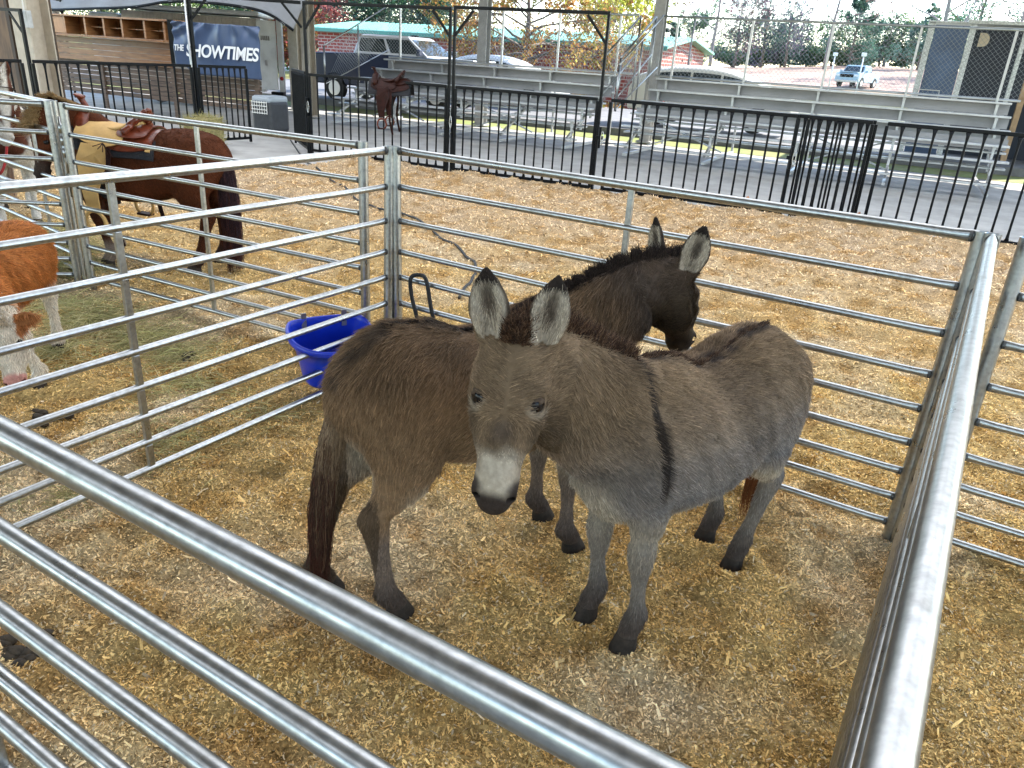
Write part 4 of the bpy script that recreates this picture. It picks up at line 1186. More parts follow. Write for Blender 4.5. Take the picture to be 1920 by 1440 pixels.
def banner():
    e2 = 13.84
    root = thing('banner', 'navy blue vinyl banner with white block lettering', 'banner', A(-14.4, e2))
    x0, x1 = -15.54, -12.93
    mv = bpy.data.materials.new("navy_vinyl"); n, l, b = nodes_of(mv)
    b.inputs['Base Color'].default_value = (.045, .075, .15, 1); b.inputs['Roughness'].default_value = .38
    nx, nz = 90, 40; v = []
    for j in range(nz + 1):
        for i in range(nx + 1):
            u, w = i / nx, j / nz
            fold = .018 * math.sin(u * 40 + 6 * (1 - w) * (u - .55)) * (w ** 2) + .03 * math.sin((u - .6) * 14 / (0.35 + (1 - w))) * w
            fold += .02 * (float(vnoise(np.array([u * 9]), np.array([w * 5.]), 8)[0]) - .5) * 2 * (.3 + w)
            top = 2.225 - .02 * u - .012 * abs(math.sin(u * 9))
            bot = 1.29 if u < .1 else 1.29 - .17 * min(1, (u - .1) / .12)
            v.append(A(x0 + (x1 - x0) * u, e2 - .03 + fold, bot + (top - bot) * w))
    f = [(j * (nx + 1) + i, j * (nx + 1) + i + 1, (j + 1) * (nx + 1) + i + 1, (j + 1) * (nx + 1) + i) for j in range(nz) for i in range(nx)]
    o = link_mesh('cloth', v, f, mv, root, smooth=True)
    s_ = o.modifiers.new('thick', 'SOLIDIFY'); s_.thickness = .004; s_.offset = 1
    mwh = mat("white_print", (.74, .77, .80), .5)
    def txt(body, a, z, size, sx, shear=.22):
        cu = bpy.data.curves.new('lettering', 'FONT'); cu.body = body; cu.size = size; cu.shear = shear; cu.offset = size * .025; cu.extrude = .002; cu.space_character = .96
        t = bpy.data.objects.new('lettering', cu); COL.objects.link(t)
        bpy.context.view_layer.update()
        me = bpy.data.meshes.new_from_object(t.evaluated_get(bpy.context.evaluated_depsgraph_get()))
        bpy.data.objects.remove(t)
        q = np.array([x.co[:] for x in me.vertices]); fs = [tuple(p.vertices) for p in me.polygons]; bpy.data.meshes.remove(me)
        P = np.array([A(a + p[0] * sx, e2 - .062 - p[2], z + p[1]) for p in q])
        w_ = link_mesh('lettering', P, fs, mwh, root, recalc=False)
        return w_
    txt('THE', x0 + .03, 1.60, .18, .95); txt('SHOWTIMES', x0 + .40, 1.50, .37, 1.07)
    MB().box(A(x0 - .09, e2 + .02, 1.76), (.085, .02, .48), (E1, E2, ZUP)).build('gap_shade_strip', M_black, root)  # black strip stands in for the shaded gap between boards and banner
banner()

def horse_trailer():
    e2 = 16.2
    root = thing('horse_trailer', 'white ribbed horse trailer parked behind the banner', 'trailer', E1 * -19.3 + E2 * 18.5)
    mw = mat("white_trailer_paint", (.62, .63, .62), .4, var=.12, scale=3); mg = mat("bare_aluminium_rib", (.46, .42, .37), .45, metal=.5, var=.2, scale=5)
    TX, TY, TO = E1 * .866 + E2 * .5, E1 * -.5 + E2 * .866, E1 * -17.86 + E2 * 19.0
    def A(a, b, z=0.): return TO + TX * (a + 14.12) + TY * (b - 16.2) + V(0, 0, z * 1.04)
    def bx(a0, a1, b0, b1, z0, z1, n, m, bev=.012, par=None):
        return MB().box(A((a0 + a1) / 2, (b0 + b1) / 2, (z0 + z1) / 2), ((a1 - a0) / 2, (b1 - b0) / 2, (z1 - z0) / 2), (TX, TY, ZUP)).build(n, m, par or root, bevel=bev)
    bx(-18.0, -14.12, e2, e2 + 2.1, .45, 2.46, 'body', mg)
    mb = MB()
    for i in range(34):
        mb.box(A(-17.4 + i * .098, e2 - .012, 2.08), (.02, .012, .34), (TX, TY, ZUP))
    for i in range(34): pass
    mb.build('ribbing', mg, root)
    bx(-18.1, -14.02, e2 - .05, e2 + 2.15, 2.47, 2.60, 'roof', mw, .05)
    bx(-14.11, -13.98, e2 - .03, e2 + .28, .42, 2.46, 'door_frame', mw)
    dr = bx(-14.10, -13.55, e2 - .14, e2 - .06, .50, 2.42, 'rear_door', mw)
    for k in range(5):
        bx(-13.98 + k * .055, -13.955 + k * .055, e2 - .165, e2 - .142, 1.86, 1.98, 'vent', mat("vent_shadow", (.22, .20, .18), .7) if k == 0 else bpy.data.materials['vent_shadow'], .003, dr)
    bx(-13.90, -13.82, e2 - .16, e2 - .142, 1.2, 1.34, 'latch', M_chrome, .004, dr)
    bx(-13.54, -13.40, e2 - .03, e2 + .22, .40, 2.45, 'corner_post', mw)
    MB().tube(np.array([A(-13.45, e2 - .06, .86), A(-13.45, e2 - .03, .86)]), .055, 14).build('tail_light', mat("red_lens", (.45, .03, .03), .2, var=.2), root, smooth=True)
    bx(-13.75, -13.38, e2 - .25, e2 + .1, .30, .50, 'bumper', M_black)
    for a in (-16.2, -17.1):
        w = MB(); w.tube(np.array([A(a, e2 - .02, .36), A(a, e2 + .2, .36)]), .36, 24); wh = w.build('wheel', mat("tyre_rubber", (.02, .02, .02), .8) if a == -16.2 else bpy.data.materials['tyre_rubber'], root)
    # pale nose section and small window further left
    bx(-19.0, -18.12, e2 + .05, e2 + 2.05, .6, 2.36, 'nose', mw, .12)
    bx(-18.8, -18.4, e2 + .015, e2 + .045, 1.95, 2.2, 'window', mat("nose_window", (.05, .06, .07), .15))
horse_trailer()

def crate():
    root = thing('pet_crate', 'black crate with a white grid door standing beside the wagon end', 'crate', A(-12.9, 13.95))
    c = A(-12.86, 13.95, .36); 
    MB().box(c, (.26, .34, .36), (E1, E2, ZUP)).build('shell', mat("black_plastic", (.03, .033, .04), .45, var=.3, scale=12), root, bevel=.09)
    MB().box(c + V(0, 0, .36), (.25, .33, .08), (E1, E2, ZUP)).build('lid', mat("grey_blue_plastic", (.30, .34, .38), .45), root, bevel=.06)
    mb = MB(); o = c - E2 * .345
    for i in range(7): mb.beam(o + E1 * (-.21 + i * .07) + V(0, 0, .06), o + E1 * (-.21 + i * .07) + V(0, 0, .33), .014, .012)
    for j in range(4): mb.beam(o - E1 * .22 + V(0, 0, .08 + j * .075) - E2 * .012, o + E1 * .22 + V(0, 0, .08 + j * .075) - E2 * .012, .012, .016)
    mb.build('door_grid', mat("white_wire", (.75, .75, .72), .4), root)
crate()

def tarp():
    root = thing('tarp', 'grey cloth awning with a dark hem sagging above the wooden counter', 'awning', A(-18, 16))
    mt = mat("grey_tarp", (.25, .26, .28), .7, var=.15, scale=1.2)
    edge = [(-25.5, 2.34), (-23.3, 2.36), (-21.3, 2.45), (-19.4, 2.55), (-18.2, 2.70), (-17.4, 2.74), (-16.7, 2.73), (-15.9, 2.70), (-15.0, 2.62), (-14.4, 2.46), (-13.86, 2.20)]
    E_ = catmull(np.array(edge), np.linspace(0, 10, 81)); v = []; R = 12
    for j in range(R + 1):
        for i, (a, z) in enumerate(E_):
            w = j / R
            v.append(A(a, 16 + 1.1 * w + .05 * math.sin(a * 5 + w * 3) * (1 - w), z + (3.9 - z) * w + .05 * math.sin(a * 3.1 + w * 4) * w * (1 - w)))
    k = len(E_); f = [(j * k + i, j * k + i + 1, (j + 1) * k + i + 1, (j + 1) * k + i) for j in range(R) for i in range(k - 1)]
    o = link_mesh('cloth', v, f, mt, root, smooth=True)
    s_ = o.modifiers.new('thick', 'SOLIDIFY'); s_.thickness = .006
    MB().tube(np.array([A(a, 15.99, z) for a, z in E_]), .035, 8).build('hem', M_black, root, smooth=True)
tarp()

# ------------------------------------------------------------------ bleachers
M_alu = mat("mill_aluminium", (.46, .47, .48), .42, metal=.75, var=.15, scale=5, bump=.04, bscale=50)
M_alu_f = mat("dull_aluminium_riser", (.27, .27, .28), .5, metal=.5, var=.2, scale=2, stretch=(.4, 1, 1))
M_link = mat("chain_link_wire", (.26, .28, .30), .45, metal=.8)
def chain_link(mb, p0, p1, z0, z1, s=.105, w=.0042):
    """woven wire: two families of slanted wires"""
    t = nrm(p1 - p0); L = np.linalg.norm(p1 - p0); H = z1 - z0; sd = np.cross(t, ZUP) * .004
    k = int((L + H) / s)
    for i in range(k + 1):
        for d in (1, -1):
            x0 = i * s - H if d == 1 else i * s
            a, b = (x0, 0.), (x0 + d * H, H)
            if d == -1: a, b = (x0, 0.), (x0 - H, H)
            pts = []
            for (xa, za), (xb, zb) in (((a[0], a[1]), (b[0], b[1])),):
                ta, tb = 0., 1.
                dx = xb - xa
                for lim, sg in ((0., 1), (L, -1)):
                    va, vb = sg * (xa - lim), sg * (xb - lim)
                    if va < 0 and vb < 0: ta = 2; break
                    if va < 0: ta = max(ta, va / (va - vb))
                    elif vb < 0: tb = min(tb, va / (va - vb))
                if ta < tb: pts = [(xa + dx * ta, za + (zb - za) * ta), (xa + dx * tb, za + (zb - za) * tb)]
            if not pts: continue
            q = [p0 + t * x + V(0, 0, z0 + z) + sd * d for x, z in pts]
            mb.beam(q[0], q[1], w, w)
def bleacher(a0, a1, label, left_guard=False):
    root = thing('bleacher', label, 'bleacher', A((a0 + a1) / 2, 18.5), 'aluminium bleachers behind the arena fence')
    rows = 5; rise, run, b0, z0 = .255, .60, 17.6, .62
    for r in range(rows):
        b, z = b0 + r * run, z0 + r * rise
        m = MB(); m.box(A((a0 + a1) / 2, b + .125, z), ((a1 - a0) / 2, .125, .022), (E1, E2, ZUP)); m.build('seat_plank', M_alu, root, bevel=.006)
        zf = z - .40
        m = MB(); m.box(A((a0 + a1) / 2, b - .22, zf), ((a1 - a0) / 2, .13, .02), (E1, E2, ZUP)); m.build('foot_plank', M_alu, root, bevel=.006)
        if r >= 2:
            m = MB(); m.box(A((a0 + a1) / 2, b + .24, z - .135), ((a1 - a0) / 2, .006, .108), (E1, E2, ZUP)); m.build('riser', M_alu_f, root)
            if r == 2:
                m = MB(); m.box(A((a0 + a1) / 2, b - .10, z - .25), ((a1 - a0) / 2, .006, .11), (E1, E2, ZUP)); m.build('riser', M_alu_f, root)
    n = max(3, int(round((a1 - a0) / 1.85)))
    for i in range(n + 1):
        a = a0 + .25 + (a1 - a0 - .5) * i / n
        f = MB()
        f.beam(A(a, b0 - .35, .03), A(a, b0 + rows * run, .03), .06, .06)
        f.beam(A(a, b0 - .30, .16), A(a, b0 + (rows - 1) * run + .1, z0 + (rows - 1) * rise - .3), .05, .06)
        for r in range(rows):
            b, z = b0 + r * run, z0 + r * rise
            f.beam(A(a, b + .12, max(.06, z - .5)), A(a, b + .12, z - .022), .05, .05, E1)
            f.beam(A(a - .03, b + .12, z - .05), A(a + .03, b + .12, z - .05), .10, .05)
        f.beam(A(a, b0 + rows * run - .1, .06), A(a, b0 + rows * run - .1, 3.06), .05, .05, E1)
        f.build('support_frame', M_alu, root)
    for i in range(n):
        x0 = a0 + .25 + (a1 - a0 - .5) * i / n; x1 = a0 + .25 + (a1 - a0 - .5) * (i + 1) / n
        if i % 2 == 0:
            f = MB(); f.beam(A(x0, b0 + 1.5, .12), A(x1, b0 + 1.52, .75), .035, .035); f.beam(A(x0, b0 + 1.55, .75), A(x1, b0 + 1.57, .12), .035, .035)
            f.build('cross_brace', M_alu, root)
    # rear guard: rails and chain link
    g0, g1, gb = A(a0 - .2, b0 + rows * run - .03), A(a1 + .2, b0 + rows * run - .03), None
    for z, nm in ((3.09, 'guard_rail'), (1.70, 'guard_rail')):
        MB().tube(np.array([g0 + V(0, 0, z), g1 + V(0, 0, z)]), .026, 10).build(nm, M_galv if z > 2 else M_alu, root, smooth=True)
    c = MB(); chain_link(c, g0 - E2 * .05, g1 - E2 * .05, 1.72, 3.07); c.build('chain_link', M_link, root)
    # sloping end guard with its own mesh
    for a in ((a0 - .15,) if not left_guard else (a0 - .15,)):
        P = [A(a, b0 - .1, .95), A(a, b0 - .1, 1.9), A(a, b0 + rows * run - .1, 3.09)]
        MB().tube(np.array([P[0], P[1]]), .022, 8).build('guard_post', M_galv, root, smooth=True)
        MB().tube(np.array([P[1], P[2]]), .022, 8).build('guard_rail', M_galv, root, smooth=True)
        MB().tube(np.array([A(a, b0 + 1.4, 1.0), A(a, b0 + 1.4, 2.52)]), .022, 8).build('guard_post', M_galv, root, smooth=True)
        MB().tube(np.array([P[0], A(a, b0 + rows * run - .1, 1.9)]), .016, 8).build('guard_rail', M_galv, root, smooth=True)
        c = MB(); s = .105; L = rows * run
        for i in range(int(L / s) + 12):
            for d in (1, -1):
                q = []
                for k in np.linspace(0, 1, 2):
                    y = i * s + d * k * 1.1 - (.6 if d == 1 else -.1)
                    q.append((y, k * 1.05))
                y0, y1 = q[0][0], q[1][0]
                if min(y0, y1) < 0 or max(y0, y1) > L: continue
                zz = lambda y: .95 + y / L * .95
                c.beam(A(a, b0 - .1 + y0, zz(y0)), A(a, b0 - .1 + y1, zz(y1) + 1.0), .0042, .0042)
        c.build('chain_link', M_link, root)
    return root
bleacher(-14.0, -6.75, 'left aluminium bleacher in front of the pickup truck', True)
bleacher(-5.75, 2.05, 'right aluminium bleacher in front of the ploughed field')
def steps_rail():
    root = thing('handrail', 'galvanised stair handrail rising between the two bleachers', 'handrail', A(-6.2, 18.2))
    for a in (-6.42, -6.02):
        P = [A(a, 17.9, .9), A(a, 17.9, 2.05), A(a + .0, 20.3, 3.05), A(a, 20.3, 1.0)]
        MB().tube(np.array(P[:2]), .024, 8).build('post', M_galv, root, smooth=True)
        MB().tube(np.array(P[1:3]), .024, 8).build('rail', M_galv, root, smooth=True)
        MB().tube(np.array(P[2:]), .024, 8).build('post', M_galv, root, smooth=True)
        MB().tube(np.array([A(a, 17.9, 1.2), A(a, 20.3, 2.2)]), .018, 8).build('rail', M_galv, root, smooth=True)
    c = MB()
    for i in range(26):
        y = 17.9 + i * .0923
        for d in (1, -1):
            y1 = y + d * .7
            if 17.9 <= y1 <= 20.3: c.beam(A(-6.42, y, .95 + (y - 17.9) * .42), A(-6.42, y1, 1.95 + (y1 - 17.9) * .42), .0042, .0042)
    c.build('chain_link', M_link, root)
steps_rail()

# ------------------------------------------------------------------ beyond the pavilion
def at(px, py, b):
    """point of the photograph's line of sight on the upright plane b metres along E2"""
    x, y = (px - 960) / 1414.93, -(py - 720) / 1414.93
    x, y = cs * x - sn * y, sn * x + cs * y
    r = V(x, cp + y * sp, -sp + y * cp)
    return V(0, 0, CAM_H) + r * (b / (r @ E2))
def hill_z(a, b):
    t = np.clip((np.asarray(b, float) - 42) / 85, 0, 1); s = t * t * (3 - 2 * t)
    r = np.clip((np.asarray(a, float) + 60) / 55, 0.15, 1)
    return 3.9 * s * r - .055
def hill():
    aa = np.linspace(-260, 260, 105); bb = np.concatenate([np.linspace(42, 130, 45), np.linspace(135, 500, 12)])
    X, Y = np.meshgrid(aa, bb); z = hill_z(X, Y) + .25 * (vnoise(X / 9, Y / 9, 3) - .5) * np.clip((Y - 42) / 30, 0, 1)
    P = X.ravel()[:, None] * E1 + Y.ravel()[:, None] * E2; P[:, 2] = z.ravel()
    i = np.arange(X.size).reshape(X.shape)
    q = np.stack([i[:-1, :-1], i[:-1, 1:], i[1:, 1:], i[1:, :-1]], -1).reshape(-1, 4)
    a, b = X.ravel(), Y.ravel()
    grass = np.array((.15, .16, .05)); soil = np.array((.33, .215, .165))
    w = np.clip((b - 66) / 10, 0, 1) * np.clip((a + 40) / 15, 0, 1) * np.clip((126 - b) / 6, 0, 1)
    n = vnoise(a / 5, b / 3, 8)
    c = grass * (1 - w)[:, None] + soil * w[:, None]; c *= (.8 + .4 * n)[:, None]
    tag(big_mesh('hill', P, q, attr_mat("field_earth", rough=.95, mottle=.4, mscale=.8), c, smooth=True), kind='structure')
hill()
def slab(name, a0, a1, b0, b1, z0, z1, m):
    tag(MB().box(A((a0 + a1) / 2, (b0 + b1) / 2, (z0 + z1) / 2), ((a1 - a0) / 2, (b1 - b0) / 2, (z1 - z0) / 2), (E1, E2, ZUP)).build(name, m, bevel=.03), kind='structure')
slab('parking_lot', -40, 22, 22.8, 33.5, -.3, .16, M_asphalt)
slab('road', -120, 120, 38.9 + 9, 56, -.3, .02, mat("pale_road", (.34, .34, .35), .9, var=.2, scale=2))
grass_strip_m = mat("mown_grass", (.16, .22, .05), .95, var=.35, scale=1.5, detail=8, col2=(.22, .20, .08))
sheet('lawn', -60, 24, 21.2, 22.8, -.045, grass_strip_m)

M_glass = mat("tinted_car_glass", (.02, .03, .035), .05, spec=.8)
M_tyre = bpy.data.materials['tyre_rubber']
M_sky_sheen = mat('sky_sheen_paint', (.55, .57, .58), .25, metal=.4, coat=.5)  # pale roof and hood of the navy truck: sky reflection put into the colour
def vehicle(name, label, cat, origin, fwd, paint, L, W, zb, hood, deck, roofz, cab, sill=.42, wheel=.36, pickup=False, dome=False, group=None):
    """side profile extruded and bevelled, tapered cab, glass, wheels, lamps, mirrors. x forward from the rear bumper"""
    f = nrm(fwd); l = V(-f[1], f[0], 0); o = np.asarray(origin, float)
    root = thing(name, label, cat, o, group)
    P = lambda x, y, z: o + f * x + l * y + V(0, 0, z)
    ax0, ax1 = L * .20, L * .80
    def arch(c): return [(c + (wheel + .07) * math.cos(q), wheel + (wheel + .07) * math.sin(q)) for q in np.linspace(math.pi, 0, 9)]
    prof = [(0.05, sill), *arch(ax0), *arch(ax1), (L - .03, sill), (L, sill + .2), (L - .02, hood - .18), (L - .14, hood - .04), (cab[3] + .05, hood + .05), (cab[0], zb), (.1, deck), (0.02, deck - .1), (0, sill + .25)]
    prof = [(x, max(z, sill) if (x < ax0 - wheel - .06 or ax0 + wheel + .06 < x < ax1 - wheel - .06 or x > ax1 + wheel + .06) else z) for x, z in prof]
    mb = MB(); mb.prism([P(x, -W / 2, z) for x, z in prof], l * W)
    body = mb.build('body', paint, root, bevel=.045)
    x0, x1, x2, x3 = cab; tw = W / 2 - .06; rw = W / 2 - .20
    loop = lambda xa, xb, w, z: [P(xa, -w, z), P(xb, -w, z), P(xb, w, z), P(xa, w, z)]
    zz = min(zb, hood) - .12
    if dome:
        zt = lambda x: zb + (roofz - zb) * max(0., 1 - abs((x - (x1 * .45 + x2 * .55)) / ((x3 - x0) * .52)) ** 2.6)
        rings = []
        for x in np.linspace(x0, x3, 22):
            h = zt(x); w_ = tw + (rw - tw) * min(1, (h - zb) / (roofz - zb))
            rings.append([P(x, -tw, zz), P(x, -tw, zb), P(x, -w_ - .02, zb + (h - zb) * .72), P(x, -w_ * .82, zb + (h - zb) * .95), P(x, -w_ * .4, h), P(x, w_ * .4, h), P(x, w_ * .82, zb + (h - zb) * .95), P(x, w_ + .02, zb + (h - zb) * .72), P(x, tw, zb), P(x, tw, zz)])
        MB().loft(rings).build('roof', paint, root, smooth=True)
        for s_ in (-1, 1):
            for xa, xb in ((x0 + .45, (x0 + x3) / 2 - .30), ((x0 + x3) / 2 - .22, (x0 + x3) / 2 + .62), ((x0 + x3) / 2 + .70, x3 - .75)):
                q = []
                for x in np.linspace(xa, xb, 7): q.append((x, zb + (zt(x) - zb) * .66))
                w0 = tw + .012; w1 = rw + .035
                pts = [P(xa, s_ * w0, zb + .03), P(xb, s_ * w0, zb + .03)] + [P(x, s_ * (tw + (w1 - tw) * min(1, (z - zb) / ((roofz - zb) * .72)) + .012), z) for x, z in q[::-1]]
                MB().prism(pts, l * s_ * .012).build('side_window', M_glass, root)
    else:
        mb = MB(); mb.loft([loop(x0, x3, tw, zz), loop(x0 + .02, x3 - .03, tw, zb), loop(x1, x2, rw, roofz - .05), loop(x1 + .10, x2 - .12, rw - .10, roofz)])
        mb.build('roof', M_sky_sheen if 'navy' in paint.name else paint, root, bevel=.05)
    def pane(nm, pts, push):
        MB().prism(pts, np.asarray(push) * .012).build(nm, M_glass, root)
    e = .07; hz = roofz - zb
    for s_ in (() if dome else (-1, 1)):
        for q0, q1 in (((.04, .47), (.53, .96)) if True else ()):
            pass
        for fa, fb in ((.05, .48), (.53, .95)):
            def sp(fr, h):
                w = tw + (rw - tw) * h; xa = x0 + .02 + (x1 - x0 - .02) * h; xb = x3 - .03 + (x2 - x3 + .03) * h
                return P(xa + (xb - xa) * fr, s_ * (w + .004), zb + (hz - .05) * h)
            pane('side_window', [sp(fa, .12), sp(fb, .12), sp(fb, .88), sp(fa, .88)], l * s_)
    if dome: tw = tw - .1; x3 -= .12
    fr = lambda y, h: P(x3 - .03 + (x2 - x3 + .03) * h + .006, y * (tw + (rw - tw) * h), zb + (hz - .05) * h)
    if not dome: pane('windscreen', [fr(-.90, .10), fr(.90, .10), fr(.90, .92), fr(-.90, .92)], f)
    rr = lambda y, h: P(x0 + .02 + (x1 - x0 - .02) * h - .006, y * (tw + (rw - tw) * h), zb + (hz - .05) * h)
    if not dome: pane('rear_window', [rr(-.85, .15), rr(.85, .15), rr(.85, .88), rr(-.85, .88)], -f)
    for c in (ax0, ax1):
        for s_ in (-1, 1):
            w = MB().tube(np.array([P(c, s_ * (W / 2 - .22), wheel), P(c, s_ * (W / 2 - .01), wheel)]), wheel, 24).build('wheel', M_tyre, root)
            MB().tube(np.array([P(c, s_ * (W / 2 - .02), wheel), P(c, s_ * (W / 2 + .005), wheel)]), wheel * .62, 18).build('rim', M_chrome, w)
    for s_ in (-1, 1):
        MB().box(P(x3 - .25, s_ * (W / 2 + .10), zb + .12), (.07, .11, .10), (f, l, ZUP)).build('mirror', paint, root, bevel=.03)
        MB().box(P(L - .06, s_ * (W / 2 - .22), hood - .22), (.07, .17, .08), (f, l, ZUP)).build('headlight', mat(name + "_lamp", (.7, .72, .72), .1) if s_ == -1 else bpy.data.materials[name + "_lamp"], root, bevel=.02)
        MB().box(P(.02, s_ * (W / 2 - .12), deck - .28), (.035, .09, .16), (f, l, ZUP)).build('tail_light', bpy.data.materials['red_lens'], root, bevel=.01)
    MB().box(P(L - .01, 0, hood - .25), (.03, W * .28, .12), (f, l, ZUP)).build('grille', M_black, root, bevel=.01)
    MB().box(P(L + .01, 0, sill + .06), (.06, W * .47, .10), (f, l, ZUP)).build('bumper', M_chrome if pickup else paint, root, bevel=.03)
    if pickup:
        mb = MB(); mb.box(P((x0) / 2 - .02, 0, deck + .006), (x0 / 2 - .12, W / 2 - .10, .008), (f, l, ZUP)); mb.build('bed', M_black, root)
        MB().box(P((x3 + L) / 2 + .12, 0, hood + .035), ((L - x3) / 2 - .22, W * .40, .03), (f, l, ZUP)).build('hood', M_sky_sheen if 'navy' in paint.name else paint, root, bevel=.025)
        MB().box(P(x2 - .3, .0, roofz + .03), (.14, .06, .03), (f, l, ZUP)).build('antenna_fin', M_black, root, bevel=.02)
    return root
def paint(name, col, rough=.28, metal=0.0): return mat(name, col, rough, metal=metal, spec=.35, coat=.15)
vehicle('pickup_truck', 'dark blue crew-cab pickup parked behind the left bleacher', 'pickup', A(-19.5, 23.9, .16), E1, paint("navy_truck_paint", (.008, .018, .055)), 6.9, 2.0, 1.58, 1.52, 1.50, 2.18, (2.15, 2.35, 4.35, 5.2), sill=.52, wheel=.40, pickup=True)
vehicle('parked_car', 'white sport utility car with its nose beyond the yellow tree trunk', 'car', A(-16.4, 28.0, .16), E1, paint("white_car_paint", (.72, .72, .70)), 4.8, 1.9, 1.25, 1.30, 1.15, 1.80, (.15, .75, 2.7, 3.7), dome=True)
vehicle('parked_car', 'white estate car whose roof shows over the right bleacher', 'car', A(-7.9, 25.4, .24), E1, paint("ivory_car_paint", (.74, .72, .66)), 5.0, 1.9, 1.20, 1.20, 1.15, 1.78, (.1, .75, 3.1, 4.3), dome=True)
vehicle('farm_truck', 'small pale blue utility truck out on the ploughed field', 'truck', V(*at(1622, 155, 74)[:2], hill_z(-2.7, 74) + .1) + E2 * 3.5, -E2 * .94 - E1 * .34, paint("pale_blue_paint", (.30, .42, .48)), 4.4, 2.0, 1.15, 1.15, 1.1, 1.75, (1.6, 1.7, 2.9, 3.4), pickup=True)

# brick building with a teal metal roof
def brick_mat():
    m = bpy.data.materials.new("red_brick_wall"); n, l, b = nodes_of(m)
    tc = n.new('ShaderNodeTexCoord'); mp = n.new('ShaderNodeMapping')
    mp.inputs['Rotation'].default_value = (0, 0, -math.atan2(E1[1], E1[0]))
    sx = n.new('ShaderNodeSeparateXYZ'); ad = n.new('ShaderNodeMath'); cx = n.new('ShaderNodeCombineXYZ')
    l.new(tc.outputs['Object'], mp.inputs['Vector']); l.new(mp.outputs[0], sx.inputs[0])
    l.new(sx.outputs[0], ad.inputs[0]); l.new(sx.outputs[1], ad.inputs[1]); l.new(ad.outputs[0], cx.inputs[0]); l.new(sx.outputs[2], cx.inputs[1])
    t = n.new('ShaderNodeTexBrick'); t.inputs['Scale'].default_value = 1.0
    t.inputs['Brick Width'].default_value = .42; t.inputs['Row Height'].default_value = .16; t.inputs['Mortar Size'].default_value = .022
    t.inputs['Color1'].default_value = (.30, .060, .045, 1); t.inputs['Color2'].default_value = (.22, .040, .035, 1); t.inputs['Mortar'].default_value = (.42, .33, .30, 1)
    l.new(cx.outputs[0], t.inputs['Vector']); l.new(t.outputs['Color'], b.inputs['Base Color']); b.inputs['Roughness'].default_value = .9
    return m
def brick_building():
    root = thing('brick_building', 'low red brick building with a teal metal roof beyond the car park', 'building', A(-19, 40))
    a0, a1, b0, b1, ze, zr = -29.5, -10.3, 36, 44.5, 2.72, 3.2
    bm_ = (b0 + b1) / 2; z0 = -.3
    mb = MB()
    P = [A(a1, b0, z0), A(a1, b1, z0), A(a1, b1, ze), A(a1, bm_, zr - .02), A(a1, b0, ze)]
    mb.prism(P, E1 * (a0 - a1)); mb.build('wall', brick_mat(), root)
    mt = mat("teal_metal_roof", (.16, .40, .36), .45, var=.15, scale=1, metal=.2)
    r = MB()
    for sb, z_ in ((b0 - .5, 1), (b1 + .5, 1)):
        e = .12
        q = [A(a1 + .45, sb, ze - .05), A(a1 + .45, bm_, zr), A(a0 - .45, bm_, zr), A(a0 - .45, sb, ze - .05)]
        r.prism(q, V(0, 0, .10))
    rf = r.build('roof', mt, root)
    s = MB()
    for i in range(48):
        a = a0 - .4 + i * .42
        s.beam(A(a, b0 - .5, ze + .07), A(a, bm_, zr + .12), .03, .04); 
    s.build('seam', mt, rf)
    MB().beam(A(a0 - .45, b0 - .53, ze - .06), A(a1 + .45, b0 - .53, ze - .06), .04, .16).build('gutter', mat("green_gutter", (.05, .22, .17), .5), root)
    for a in (-25.5, -21):
        w = MB().box(A(a, b0 - .02, 1.5), (.5, .03, .5), (E1, E2, ZUP)).build('window', mat("white_window_frame", (.6, .6, .58), .5) if a == -25.5 else bpy.data.materials["white_window_frame"], root)
        MB().box(A(a, b0 - .06, 1.5), (.43, .012, .43), (E1, E2, ZUP)).build('pane', M_glass, w)
brick_building()

